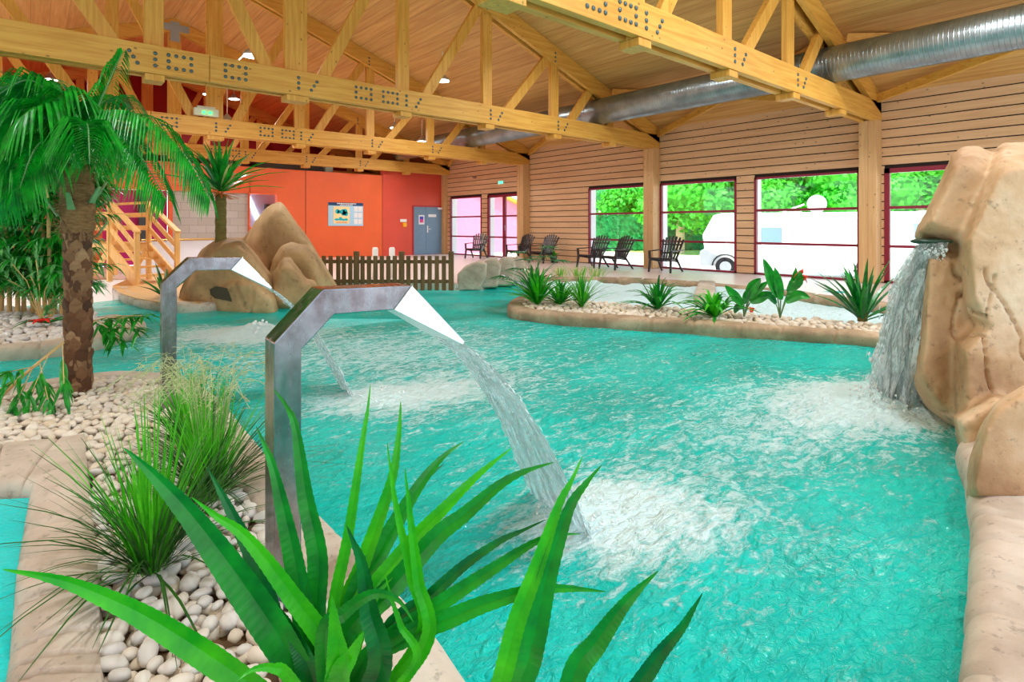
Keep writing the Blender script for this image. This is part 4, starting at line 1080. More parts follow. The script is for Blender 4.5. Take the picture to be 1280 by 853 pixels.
# ------------------------------------------------------------------ plants
def blade(m, pts, w, fold=.25, n=14, tipw=.0, serr=0.0, mi=0, up=None, roll=0.0, basew=.6, peak=.35):
    P_ = bez([Vector(p) for p in pts], n); k = len(P_); vs = []
    up = Vector(up) if up is not None else Vector((0,0,1))
    for i, p in enumerate(P_):
        t = i/(k-1); d = (P_[min(i+1,k-1)]-P_[max(i-1,0)]).normalized()
        s = d.cross(up)
        if s.length < .15: s = d.cross(Vector((0,1,0)))
        s.normalize(); nrm = s.cross(d).normalized()
        if roll: s, nrm = s*math.cos(roll)+nrm*math.sin(roll), nrm*math.cos(roll)-s*math.sin(roll)
        if t < peak: ww = basew+(1-basew)*math.sin(t/peak*PI/2)
        else: ww = max(0, 1-((t-peak)/(1-peak))**1.7)
        ww = ww*w/2+.0006
        se = serr*(i % 2)*(1 if t < .93 else 0)
        vs += [p-s*(ww+se)+nrm*ww*fold, p-nrm*ww*fold*.5, p+s*(ww+se)+nrm*ww*fold]
    fs = []
    for i in range(k-1):
        a = i*3; fs += [(a, a+1, a+4, a+3), (a+1, a+2, a+5, a+4)]
    m.add(vs, fs, mi)
def rosette(root, name, mats, n, L, w, rs, elev=(10, 85), droop=.35, base=None, fold=.3, nn=9, spread=.03, up0=0.0):
    b = base if base is not None else gloc(root)
    m = MB()
    for i in range(n):
        a = 2*PI*i/n*2.4+rs.uniform(-.3,.3); e = R(rs.uniform(*elev)); l = L*rs.uniform(.65, 1.08)
        d = Vector((math.cos(a), math.sin(a), 0)); s = b+d*rs.uniform(0, spread)+V(0,0,up0*rs.random())
        p1 = s+d*math.cos(e)*l*.5+V(0,0,math.sin(e)*l*.5)
        p2 = s+d*math.cos(e)*l*1.02+V(0,0,math.sin(e)*l*(1-droop)-droop*l*.3*math.cos(e))
        blade(m, [s, p1, p2], w*rs.uniform(.8,1.15), fold, nn, mi=rs.randrange(len(mats)))
    return m.build(name, mats, root)
# foreground plant, leaf by leaf
def fore_leaf(root, pts, dpt, w, mat, base):
    n = len(pts); P_ = []
    for i, (x, y) in enumerate(pts):
        t = i/(n-1); P_.append(pp(x, y, lrp(dpt[0], dpt[1], 1-t)))
    P_ = P_+[base]; P_ = P_[::-1]
    m = MB(); up = V(0,0,1)-FW*.55
    blade(m, P_, w, .28, 90, serr=.0012, up=-FW+V(0,0,.5), basew=.55, peak=.42)
    return m.build('leaf', mat, root, smooth=False)
bA = gp(418, 935, -.03)
plA = empty('screw_pine', bA, 'large spiky strap leaved plant in front of the big spout', 'plant')
S = 1.3/FOC
A = [([(3,712),(60,722),(103,735),(172,766),(240,807),(306,852)],(1.3,1.15),30,lf_bright),
 ([(155,560),(190,592),(240,646),(309,739),(371,835)],(1.3,1.22),40,lf_strap),
 ([(240,622),(270,645),(309,673),(361,739),(423,835)],(1.3,1.2),24,lf_bright),
 ([(258,583),(272,608),(292,646),(323,711),(362,830)],(1.35,1.4),26,lf_dark),
 ([(342,487),(358,508),(370,537),(383,624),(398,699),(396,786)],(1.35,1.42),27,lf_strap),
 ([(320,533),(332,560),(344,594),(366,690),(381,770)],(1.35,1.4),28,lf_strap),
 ([(463,480),(460,510),(453,554),(436,668),(416,777)],(1.35,1.45),15,lf_bright),
 ([(501,502),(498,550),(488,607),(453,707),(427,780)],(1.35,1.45),21,lf_bright),
 ([(580,552),(550,575),(519,615),(475,690),(440,765)],(1.35,1.5),28,lf_strap),
 ([(555,580),(530,603),(500,650),(462,720),(425,790)],(1.37,1.5),22,lf_dark),
 ([(640,560),(600,592),(562,629),(501,694),(453,769)],(1.33,1.45),22,lf_bright),
 ([(693,578),(655,590),(624,607),(580,644),(545,672),(484,742),(431,800)],(1.32,1.4),27,lf_strap),
 ([(682,650),(650,665),(624,677),(580,707),(536,747),(480,795)],(1.32,1.38),17,lf_dark),
 ([(726,668),(700,669),(667,679),(615,712),(562,747),(519,777),(453,830)],(1.3,1.35),20,lf_strap),
 ([(757,740),(710,736),(667,738),(606,755),(562,773),(519,790),(456,830)],(1.3,1.3),23,lf_strap),
 ([(484,554),(490,600),(497,642),(514,720),(524,800)],(1.3,1.3),13,lf_bright),
 ([(506,585),(510,620),(514,655),(523,725),(530,810)],(1.28,1.28),17,lf_bright),
 ([(433,657),(443,680),(453,707),(462,764),(474,840)],(1.25,1.22),30,lf_dark),
 ([(517,778),(497,750),(466,743),(431,766),(405,800)],(1.25,1.15),20,lf_strap),
 ([(482,720),(490,750),(501,782),(517,835)],(1.25,1.2),11,lf_bright),
 ([(296,852),(315,838),(340,835),(365,850)],(1.22,1.15),20,lf_bright),
 ([(415,745),(420,790),(424,840)],(1.2,1.15),34,lf_bright),
 ([(455,790),(440,820),(425,850)],(1.2,1.15),34,lf_bright),
 ([(350,760),(370,800),(390,850)],(1.3,1.3),30,lf_dark)]
for pts, dp, w, mt in A: fore_leaf(plA, pts, dp, w*S, mt, bA)
bB = gp(590, 965, -.03)
plB = empty('screw_pine', bB, 'spiky plant at the bottom edge with two tall leaves crossing the splash', 'plant')
for pts, dp, w, mt in [([(728,571),(715,600),(698,633),(672,707),(646,777),(626,853)],(1.25,1.3),22,lf_bright), ([(752,582),(732,605),(711,637),(685,716),(667,799),(650,853)],(1.25,1.3),29,lf_strap),
    ]: fore_leaf(plB, pts, dp, w*S, mt, bB)
bC = gp(705, 985, -.03)
plC = empty('screw_pine', bC, 'two rightmost dark strap leaves rising from the bottom edge', 'plant')
for pts, dp, w, mt in [([(823,714),(800,735),(777,760),(746,803),(715,853)],(1.25,1.25),28,lf_strap), ([(878,742),(866,762),(851,786),(825,817),(800,853)],(1.25,1.22),20,lf_dark)]:
    fore_leaf(plC, pts, dp, w*S, mt, bC)
# grass tufts
def tuft(name, base, label, n, L, lean, rs, seeds=True, wd=.0065, mats=(lf_grass, lf_grassd)):
    root = empty(name, base, label, 'grass', 'grass tufts in the pebble bed')
    m = MB()
    for i in range(n):
        a = rs.uniform(0, 2*PI); e = R(rs.triangular(5, 89, 76)); l = L*rs.uniform(.5, 1.05); d = V(math.cos(a), math.sin(a), 0)+lean
        s = base+V(math.cos(a), math.sin(a), 0)*rs.uniform(0, .05)
        p1 = s+d*math.cos(e)*l*.5+V(0,0,math.sin(e)*l*.52); p2 = s+d*math.cos(e)*l*1.05+V(0,0,math.sin(e)*l*.95-(1-math.sin(e))*l*.42)
        p2.z = max(p2.z, .01); blade(m, [s, p1, p2], wd*rs.uniform(.7,1.3), .2, 7, mi=0 if e > R(62) else 1)
    m.build('blades', list(mats), root)
    if seeds:
        m = MB()
        for i in range(int(n*.13)):
            a = rs.uniform(0, 2*PI); l = L*rs.uniform(.85, 1.15); d = V(math.cos(a), math.sin(a), 0)
            s = base+d*.03; p1 = s+d*l*.12+V(0,0,l*.85); p2 = p1+d*l*.22+V(0,0,l*.12); p3 = p2+d*l*.2+V(0,0,-l*.12)
            pts = bez([s, p1, p2, p3], 12); m.tube(pts, .0011, 4, False)
            for j in range(6, len(pts)):
                for s_ in (-1, 1):
                    q = pts[j]; t_ = q+V(rs.uniform(-.03,.03), rs.uniform(-.03,.03), rs.uniform(-.03,.01)); m.tube([q, (q+t_)/2+V(0,0,.005), t_], .0013, 4, False)
        m.build('seed_heads', lf_pale, root)
rs = random.Random(11)
tuft('grass_tuft', gp(190, 712), 'green grass tuft at the small pool kerb, nearer of the two', 260, .62, V(-.05,0,0), rs, False)
tuft('grass_tuft', gp(262, 622), 'grass tuft with pale seed heads beside the big spout', 300, .58, V(.1,0,0), rs, True, .006)
tuft('grass_tuft', gp(236, 560), 'pale seed headed grass tuft right of the farther spout', 260, .48, V(.05,0,0), rs, True, .006)
# --------------- palm
def frond(root, pts, L, rs, n=34, droop=.8, mat=lf_palm, wl=.020, name='frond'):
    P_ = bez([Vector(p) for p in pts], n); k = len(P_); m = MB()
    m.tube(P_, [lrp(.012, .003, i/(k-1)) for i in range(k)], 6, mi=1)
    for i in range(3, k):
        t = i/(k-1); d = (P_[min(i+1,k-1)]-P_[max(i-1,0)]).normalized(); s = d.cross(V(0,0,1))
        if s.length < .1: s = V(1,0,0)
        s.normalize(); l = L*(math.sin(PI*(.12+.83*t))**.6)*rs.uniform(.85,1.1)
        for sg in (-1, 1):
            for h in (0, .5):
                o_ = P_[i]-d*h*(P_[i]-P_[i-1]).length
                dr = droop*rs.uniform(.7,1.15)
                p1 = o_+(s*sg*.62+d*.5)*l*.45+V(0,0,l*.08); p2 = o_+(s*sg*(.85)+d*.62)*l*.72+V(0,0,-l*dr*.75)
                blade(m, [o_, p1, p2], wl*rs.uniform(.8,1.2), .25, 5, roll=0, basew=.5, peak=.3)
    return m.build(name, [mat, stub_m], root)
pb = gp(98, 487, 0); PZ = 4.2
palm = empty('palm_tree', pb, 'feathery palm tree with rough brown trunk rising from the pebble bed', 'palm tree')
m = MB(); top = pp(97, 188, 4.2); rs = random.Random(5)
H_ = top.z
def trunk_r(t): return .074 if t < .62 else .074+.034*math.sin((t-.62)/.38*PI)
m.tube([lrp(pb-V(0,0,.1), top, t) for t in np.linspace(0, 1, 20)], [trunk_r(t)*.84 for t in np.linspace(0,1,20)], 16)
rows = 17
for j in range(rows):
    t = (j+.3)/rows*.70; c = lrp(pb, top, t); nk = 7
    for k in range(nk):
        a = 2*PI*(k+.5*(j % 2))/nk+rs.uniform(-.12,.12); d = V(math.cos(a), math.sin(a), 0); s_ = V(-d.y, d.x, 0); r = trunk_r(t)
        h = .075*rs.uniform(.8,1.25); w = .05
        q = c+d*r*.84; o_ = c+d*(r*rs.uniform(1.12,1.26))+V(0,0,h*.45)
        vs = [q-s_*w-V(0,0,h), q+s_*w-V(0,0,h), q+s_*w*1.05+V(0,0,h*.3), q-s_*w*1.05+V(0,0,h*.3), o_-s_*w*.55, o_+s_*w*.55, o_+V(0,0,h*.6), q+V(0,0,h*.3)]
        m.add(vs, [(0,1,5,4), (1,2,5), (3,0,4), (4,5,6), (5,2,6), (3,4,6), (2,7,6), (7,3,6)])
m.build('trunk', trunk_m, palm)
m = MB()
for t0, r0, r1 in ((.66,.09,.125),(.72,.105,.13),(.79,.1,.125),(.86,.09,.11),(.93,.08,.095)):
    m.tube([lrp(pb, top, t0-.03), lrp(pb, top, t0+.02), lrp(pb, top, t0+.07), lrp(pb, top, t0+.09)], [r0*.8, r1*.85, r1*.8, r0*.6], 16)
for i in range(220):
    a = rs.uniform(0, 6.28); t = rs.uniform(.62, .98); c = lrp(pb, top, t)+V(math.cos(a), math.sin(a), 0)*.10
    m.tube([c, c+V(rs.uniform(-.05,.05), rs.uniform(-.05,.05), rs.uniform(.02,.09)), c+V(rs.uniform(-.09,.09), rs.uniform(-.09,.09), rs.uniform(-.02,.1))], .002, 4, False)
m.build('fibre_sheath', fibre_m, palm)
for i in range(11):
    a = 2*PI*i/11*1.9; t = .64+.028*i; c = lrp(pb, top, t)+V(math.cos(a), math.sin(a), 0)*.115; d = V(math.cos(a), math.sin(a), 0)
    m = MB(); m.bar(c, c+d*.07+V(0,0,.12), .05, .018, d, ends=.55); m.build('leaf_stub', stub_m, palm, bevel=.004)
def pf(*l): return [pp(x, y, d) for x, y, d in l]
FR = [pf((99,192,4.2),(112,160,4.15),(128,120,4.1),(152,66,4.1)), pf((100,190,4.2),(135,150,4.1),(185,152,4.0),(232,196,4.0),(262,250,4.0)),
      pf((100,195,4.2),(130,168,4.0),(170,190,3.9),(208,250,3.85)), pf((96,192,4.2),(70,130,4.1),(35,100,4.0),(-15,128,4.0)),
      pf((96,192,4.2),(62,150,4.0),(20,140,3.9),(-40,190,3.85)), pf((94,195,4.2),(60,180,4.0),(20,190,3.8),(-15,250,3.8)),
      pf((96,190,4.2),(80,140,4.4),(60,108,4.7),(20,100,5.0)), pf((99,190,4.2),(115,140,4.4),(150,125,4.8),(185,160,5.1)),
      pf((95,195,4.2),(70,175,3.9),(45,185,3.7),(25,235,3.6)), pf((98,195,4.2),(105,160,3.9),(110,160,3.65),(112,205,3.5)),
      pf((96,195,4.2),(75,150,4.0),(50,135,3.8),(10,175,3.7)), pf((98,192,4.2),(118,165,4.35),(150,165,4.6),(180,205,4.7)), pf((95,195,4.2),(50,200,4.3),(20,215,4.4),(-20,270,4.5)),
      pf((96,190,4.2),(55,120,4.2),(0,110,4.2),(-60,150,4.2)), pf((97,190,4.2),(92,140,4.0),(80,120,3.9),(60,135,3.8))]
rs = random.Random(8)
for i, f in enumerate(FR): frond(palm, f, .38 if i else .30, rs, 30 if i else 22, .95 if i else .9, wl=.017 if i else .012)
# --------------- small palm on the rock
yb_ = pp(276, 306, 9.6)
yc = empty('yucca_palm', yb_, 'small spiky headed palm standing on the mound rock', 'palm tree')
top2 = pp(276, 243, 9.6)
m = MB(); m.tube([lrp(yb_-V(0,0,.15), top2, t) for t in np.linspace(0,1,14)], [.085+.008*(i%2) for i in range(14)], 12)
m.build('trunk', ytrunk_m, yc, smooth=True)
rs = random.Random(3)
rosette(yc, 'dry_leaves', [orangeleaf_m], 26, .28, .035, rs, (-30, 35), .5, base=top2, spread=.08)
rosette(yc, 'crown', [lf_strap, lf_dark, lf_strap], 60, 1.15, .08, rs, (10, 88), .22, base=top2+V(0,0,.05), spread=.06)
rosette(yc, 'variegated_leaves', [lf_yellow], 12, 1.15, .05, rs, (10, 80), .3, base=top2+V(0,0,.05), spread=.06)
# spiky plant between stairs and the spout
b_ = gp(206, 372, 0); pr = empty('dracaena', b_, 'dark spiky plant beside the stairs behind the farther spout', 'plant')
rosette(pr, 'leaves', [lf_dark, lf_dark, lf_strap], 16, .72, .07, random.Random(2), (25, 80), .15)
# --------------- island plants
def lance(root, b, rs, n, L, w, mats, elev, droop, nm='leaves', up0=0.0): return rosette(root, nm, mats, n, L, w, rs, elev, droop, base=b, up0=up0)
isl = [((668, 372, .0), 'fan_palm', 'leafy fan palm at the left tip of the island', 34, .85, .06, [lf_strap, lf_dark], (30, 88), .3),
       ((672, 381, 0), 'shrub', 'bright bushy plant in front of the fan palm on the island', 60, .78, .045, [lf_bright, lf_strap], (20, 85), .25),
       ((700, 381, 0), 'fern', 'low fern second from the island tip', 40, .60, .05, [lf_strap, lf_bright], (15, 70), .3),
       ((727, 384, 0), 'grass_clump', 'upright green grass clump third from the island tip', 80, .72, .02, [lf_grass, lf_strap], (30, 88), .2),
       ((822, 387, 0), 'arching_plant', 'arching dark green plant alone in the middle of the island', 34, .82, .05, [lf_strap, lf_dark], (12, 80), .4),
       ((893, 397, 0), 'spider_plant', 'bright arching plant left of the flowering ones', 44, .68, .06, [lf_bright, lf_strap], (8, 80), .45),
       ((1078, 402, 0), 'yucca', 'spiky yucca at the right end of the island by the waterfall', 40, .98, .065, [lf_strap, lf_dark], (20, 86), .15)]
rs = random.Random(21)
for (a, b, z), nm, lb, n, L, w, mt, el, dr in isl:
    p = gp(a, b, 0); pr = empty(nm, p, lb, 'plant')
    lance(pr, p, rs, n, L, w, mt, el, dr, up0=.03)
    if nm in ('yucca',):
        m = MB(); m.tube([p, p+V(0,0,.12)], .06, 10); m.build('stem', ytrunk_m, pr)
# extra fan leaves on the fan palm: palmate fans
pr = [o for o in bpy.data.objects if o.name.startswith('fan_palm')][0]; p = gloc(pr); m = MB()
for (a, h, l) in ((200, .5, .42), (120, .75, .2), (340, .6, .4), (250, .7, .3), (60, .6, .4), (160, .35, .5), (300, .85, .15)):
    d = V(math.cos(R(a)), math.sin(R(a)), 0); c = p+d*l+V(0,0,h); m.tube([p, p+d*l*.4+V(0,0,h*.7), c], .006, 6, mi=1)
    for k in range(12):
        b = R(a-85+k*15.5); e = V(math.cos(b), math.sin(b), 0); blade(m, [c, c+e*.16+V(0,0,.03), c+e*.32-V(0,0,.02)], .04, .3, 5)
m.build('fan_leaves', [lf_dark, stub_m], pr)
def broad(root, p, specs, mats, rs):
    for (px, py, w) in specs:
        pass
def broad_plant(base, label, leaves, nm='strelitzia', flowers=()):
    root = empty(nm, base, label, 'plant')
    for (a, b, c, w) in leaves:
        m = MB(); m.tube([base, lrp(base, a, .6)+V(0,0,.02), a], .008, 6, mi=1)
        blade(m, [a, b, c], w, .25, 12, basew=.35, peak=.45, up=-FW+V(0,0,.3)); m.build('leaf', [lf_strap if w > .09 else lf_dark, stub_m], root)
    for q in flowers:
        m = MB()
        for k in range(6): blade(m, [q, q+V(rs.uniform(-.05,.05), rs.uniform(-.05,.05), .06), q+V(rs.uniform(-.1,.1), rs.uniform(-.08,.08), rs.uniform(-.05,.1))], .03, .2, 5)
        m.build('flower', flower_m, root)
D = 7.35
broad_plant(gp(975, 397.5), 'tall broad leaved plant with orange flower on the island',
    [(pp(972,372,D), pp(962,345,D), pp(954,323,D), .15), (pp(976,375,D), pp(972,352,D), pp(968,334,D), .12), (pp(985,370,D), pp(992,352,D), pp(995,334,D), .10),
     (pp(985,365,D), pp(995,352,D), pp(998,340,D-.2), .17), (pp(982,378,D), pp(998,369,D), pp(1013,373,D), .13), (pp(970,380,D), pp(962,371,D), pp(952,372,D), .09)],
    flowers=[pp(1001, 344, D), pp(1005, 351, D)])
broad_plant(gp(930, 396), 'shorter dark broad leaved plant with orange bud on the island',
    [(pp(928,382,7.5), pp(916,368,7.5), pp(906,357,7.5), .13), (pp(935,375,7.5), pp(940,360,7.5), pp(951,348,7.5), .15), (pp(938,378,7.5), pp(952,371,7.5), pp(966,366,7.5), .14),
     (pp(930,385,7.5), pp(922,384,7.5), pp(918,392,7.5), .09), (pp(938,372,7.5), pp(945,364,7.5), pp(960,352,7.5), .10), (pp(930,380,7.5), pp(933,368,7.5), pp(938,360,7.5), .09)],
    nm='canna', flowers=[pp(939, 391, 7.4)])
# concrete divider in the foaming pool
p = gp(884, 352, 0); q = gp(880, 370, 0); m = MB(); m.bar(p+V(0,0,-.25), q+V(0,0,-.25), .36, .56)
tag(m.build('pool_divider', rockgrey_m, origin=tuple((p+q)/2-V(0,0,.5)), bevel=.05), 'short stone divider jutting from the deck kerb into the foaming pool', 'divider')
# yellow-green grass at the deck edge
for px, lb in ((700, 'left'), (722, 'middle'), (745, 'right')):
    p = gp(px, 345.5, 0); pr = empty('edge_grass', p, 'thin yellowish grass on the deck kerb, %s clump of three' % lb, 'grass', 'yellowish grass on the deck kerb')
    rosette(pr, 'blades', [lf_yellow, lf_grass], 50, .32, .014, rs, (35, 88), .1, base=p, spread=.22)
# potted plant by wall
p = gp(692, 328); p = V(13.35, p.y*13.35/max(p.x, .1) if False else wallY(692, 13.35), 0)
pr = empty('potted_plant', p, 'small bright plant in a dark pot against the siding', 'potted plant')
m = MB(); m.tube([p, p+V(0,0,.2), p+V(0,0,.22)], [.09,.13,.13], 14); m.build('pot', black_m, pr)
rosette(pr, 'leaves', [lf_bright, lf_strap], 22, .42, .06, random.Random(4), (20, 85), .3, base=p+V(0,0,.2))
# --------------- bamboo
def spray(m, p, d, n, L, rs, mi=0, w=.02):
    for i in range(n):
        a = rs.uniform(-1.2, 1.2); dd = (Matrix.Rotation(a, 3, 'Z') @ d); dd = (dd+V(0,0,rs.uniform(-.9,.2))).normalized(); l = L*rs.uniform(.6,1.1)
        s = p+d*rs.uniform(0, L*.8); blade(m, [s, s+dd*l*.5, s+dd*l-V(0,0,l*.25)], w, .2, 4, mi=mi, basew=.4)
rs = random.Random(14)
bz = gp(30, 400, 0)
bam = empty('bamboo_clump', bz, 'bamboo clump with tall pale canes in the left bed', 'bamboo')
canes = []
for i, px in enumerate([2, 12, 22, 30, 41, 48, 56, 63, 68, 77, -12, -24]):
    p = gp(px, 391+rs.uniform(-3, 5), 0); lean = V(rs.uniform(-.5,.5), rs.uniform(-.3,.3), 0); h = rs.uniform(2.8, 3.4)
    pts = [p+V(0,0,-.1)+(lean*t*t+V(0,0,h*t)) for t in np.linspace(0, 1, 24)]
    m = MB(); m.tube(pts, [(.030 if j % 4 else .037)*(1-.5*j/23) for j in range(24)], 10); m.build('cane', culm_m, bam, smooth=True); canes.append(pts)
m = MB()
for pts in canes:
    for k in range(44):
        j = rs.randrange(3, 24) if k % 3 else rs.randrange(16, 24); a = rs.uniform(0, 6.28); d = V(math.cos(a), math.sin(a), 0); p = pts[j]
        l = rs.uniform(.25, .5); q = p+d*l+V(0,0,rs.uniform(-.15,.25)); m.tube([p, q], .004, 4, False, mi=2)
        for t in (.3, .45, .6, .75, .9, 1.0): spray(m, lrp(p, q, t), d, 5, .25, rs, 0 if rs.random() < .75 else 1, .036)
m.build('foliage', [lf_bam, lf_bamp, culm_m], bam)
# pale low shrub in front of the bamboo
p = gp(52, 402, 0); sh = empty('bamboo_shrub', p, 'pale green leafy shoots in front of the bamboo canes', 'bamboo')
m = MB()
for tx, ty in ((15, 330), (38, 345), (60, 355), (75, 375), (30, 365), (55, 395), (62, 385), (10, 350), (45,325)):
    q = pp(tx, ty, 7.2); m.tube([p, lrp(p, q, .5)+V(0,0,.15), q], .006, 5, mi=1)
    for t in (.55, .7, .85, 1.0): spray(m, lrp(p, q, t), (q-p).normalized()+V(.1,.1,.1), 8, .17, rs, 0, .018)
m.build('shoots', [lf_bamp, culm_m], sh)
# fallen shoots with red flower
p = pp(60, 411, 6.9); p.z = .03
fl = empty('red_flower_spray', p, 'dark leafy spray with a red flower lying on the bamboo bed pebbles', 'flower')
m = MB()
for a in (0, 40, 160, 200, 320, 100): d = V(math.cos(R(a)), math.sin(R(a)), .25); blade(m, [p, p+d*.2, p+d*.36-V(0,0,.1)], .07, .25, 6)
m.build('leaves', lf_dark, fl)
m = MB()
for a in range(0, 360, 60): d = V(math.cos(R(a)), math.sin(R(a)), .2); blade(m, [p+V(0,0,.03)-FW*.1, p-FW*.1+d*.08+V(0,0,.05), p-FW*.1+d*.16], .06, .2, 5)
m.build('petals', red_m, fl)
# leaning bamboo cane in front of the palm
a_, b2 = gp(-12, 505, .0), pp(172, 372, 5.4)
a_ = pp(-10, 506, 3.85); b2 = pp(80, 428, 4.1)
br = empty('bamboo_branch', a_, 'leaning cut bamboo branch with leaves at the foot of the palm', 'bamboo')
m = MB(); m.tube([a_, lrp(a_, b2, .5)+V(0,0,.015), b2], [.012,.011,.008], 8); m.build('cane', culm_m, br, smooth=True)
m = MB()
for (x, y, tx, ty) in ((50,455,8,482),(50,455,60,500),(40,462,22,500),(78,430,80,480),(45,458,12,465),(60,445,40,490)):
    p, q = pp(x, y, 3.95), pp(tx, ty, 3.75)
    if q.z < .03: q.z = .03
    m.tube([p, q], .003, 4, False, mi=1)
    for t in (.4, .6, .8, 1.0): spray(m, lrp(p, q, t), (q-p).normalized(), 3, .14, rs, 0, .026)
m.build('leaves', [lf_bam, culm_m], br)
a_ = pp(90, 400, 4.6); a_ = gp(100, 470, 0)
br = empty('bamboo_branch', a_, 'leafy green branch reaching right from behind the palm trunk', 'bamboo')
m = MB(); tips = [(178, 395), (165, 412), (150, 425), (135, 410), (155, 398)]
st = pp(112, 402, 4.5); m.tube([a_, pp(108, 430, 4.5), st], .007, 6, mi=1)
for tx, ty in tips:
    q = pp(tx, ty, 4.3); m.tube([st, lrp(st, q, .5)+V(0,0,.02), q], .004, 4, False, mi=1)
    for t in (.25, .45, .65, .85, 1.0): spray(m, lrp(st, q, t), (q-st).normalized(), 4, .15, rs, 0, .026)
m.build('leaves', [lf_bam, culm_m], br)

# ------------------------------------------------------------------ picket fence
f0, f1_ = gp(404, 359, -.02), gp(568, 359.5, -.02)
fd = (f1_-f0); fd.z = 0; fl_ = fd.length; fu = fd.normalized(); fn = V(-fu.y, fu.x, 0)
fence = empty('picket_fence', V(f0.x, f0.y, -.05), 'low brown wooden picket fence along the pool edge', 'fence')
zb_ = -.08; ht = .62
def fpx(px): # position along fence for bearing
    u = (px-640)/FOC; a = f0.dot(RT), f0.dot(FW); b = fu.dot(RT), fu.dot(FW)
    return (u*a[1]-a[0])/(b[0]-u*b[1])
posts = [445.6, 502, 564]
for px in posts:
    s = fpx(px); c = f0+fu*s; m = MB(); m.bar(c+V(0,0,zb_-f0.z), c+V(0,0,ht+.09-f0.z), .1, .1, fn); m.build('fence_post', fencewood, fence, bevel=.012)
pk = [405.5, 414, 423.5, 430.5, 438.5]+[lrp(445.6, 502, k/7) for k in range(1, 7)]+[lrp(502, 564, k/7) for k in range(1, 7)]
for px in pk:
    c = f0+fu*fpx(px)-fn*.03; m = MB(); m.bar(c+V(0,0,zb_-f0.z), c+V(0,0,ht-f0.z), .024, .085, fu) if False else m.bar(c+V(0,0,zb_-f0.z), c+V(0,0,ht-f0.z), .085, .024, fn); m.build('picket', fencewood, fence, bevel=.006)
for z in (.1, ht-.12):
    m = MB(); m.bar(f0+fu*fpx(404)+V(0,0,z-f0.z), f0+fu*fpx(566)+V(0,0,z-f0.z), .04, .07); m.build('rail', fencewood, fence)
for px, lb in ((469, 'left'), (490, 'right')):
    p = pp(px, 340, 13.4); p.z = 0; m = MB(); m.tube([p, p+V(0,0,.68), p+V(0,0,.72)], [.07,.07,.05], 14)
    tag(m.build('bollard', white_m, smooth=True, origin=tuple(p)), lb+' one of two white posts standing behind the picket fence', 'bollard', 'white posts behind the fence')

# ------------------------------------------------------------------ chairs
def make_chair():
    r = bpy.data.objects.new('garden_chair', None); COL.objects.link(r)
    # local: faces +x, width along y
    m = MB()
    for k in range(7):
        y = -.235+k*.078; m.bar((-.12, y, .30), (.36, y, .37), .062, .018)
    m.bar((.36,-.27,.365), (.36,.27,.365), .05, .05); m.build('seat', black_m, r)
    m = MB(); n = 7
    for k in range(n):
        u = (k-(n-1)/2)/((n-1)/2); hh = .93-.09*u*u; yb, yt = u*.2, u*.29
        m.bar((-.10, yb, .27), (-.42, yt, hh), .058, .018, (1,0,0))
        m.ball((-.42, yt, hh), (.014, .03, .03), 8, 6)
    m.bar((-.20, -.25, .5), (-.20, .25, .5), .03, .04); m.bar((-.33, -.27, .72), (-.33, .27, .72), .02, .04)
    m.build('backrest', black_m, r)
    for s in (-1, 1):
        m = MB(); m.bar((.36, s*.31, .56), (-.30, s*.31, .58), .085, .022); m.bar((.34, s*.31, .36), (.36, s*.31, .56), .06, .035, (1,0,0)); m.bar((-.26, s*.3, .58), (-.26, s*.27, .56), .03, .03); m.build('armrest', black_m, r)
        m = MB(); m.bar((.34, s*.29, .38), (.40, s*.31, 0), .07, .04, (1,0,0), ends=.7); m.build('leg', black_m, r)
        m = MB(); m.bar((-.05, s*.27, .34), (-.34, s*.30, 0), .06, .035, (1,0,0), ends=.7); m.bar((.34, s*.27, .34), (-.1, s*.25, .28), .03, .05); m.build('leg', black_m, r)
    return r
proto = make_chair()
CH = [(12.98, wallY(833, 12.98), 8, 'black slatted garden chair right of the middle wall post'), (12.75, wallY(771, 12.75), -5, 'black garden chair at the third window, right one of its pair'),
      (12.75, wallY(742, 12.75), 4, 'black garden chair at the third window, left one of its pair'), (13.1, wallY(680, 13.1), 6, 'black garden chair behind the potted plant against the siding'),
      (13.1, wallY(650, 13.1), 2, 'black garden chair in front of the double glazed door'), (13.0, wallY(596, 13.0), 30, 'farthest black garden chair, alone between the far window and door')]
for i, (x, y, rz, lb) in enumerate(CH):
    o = proto if i == 0 else copy_tree(proto)
    o.location = (x, y, 0); o.rotation_euler.z = PI+R(rz); tag(o, lb, 'chair', 'black garden chairs along the windows')

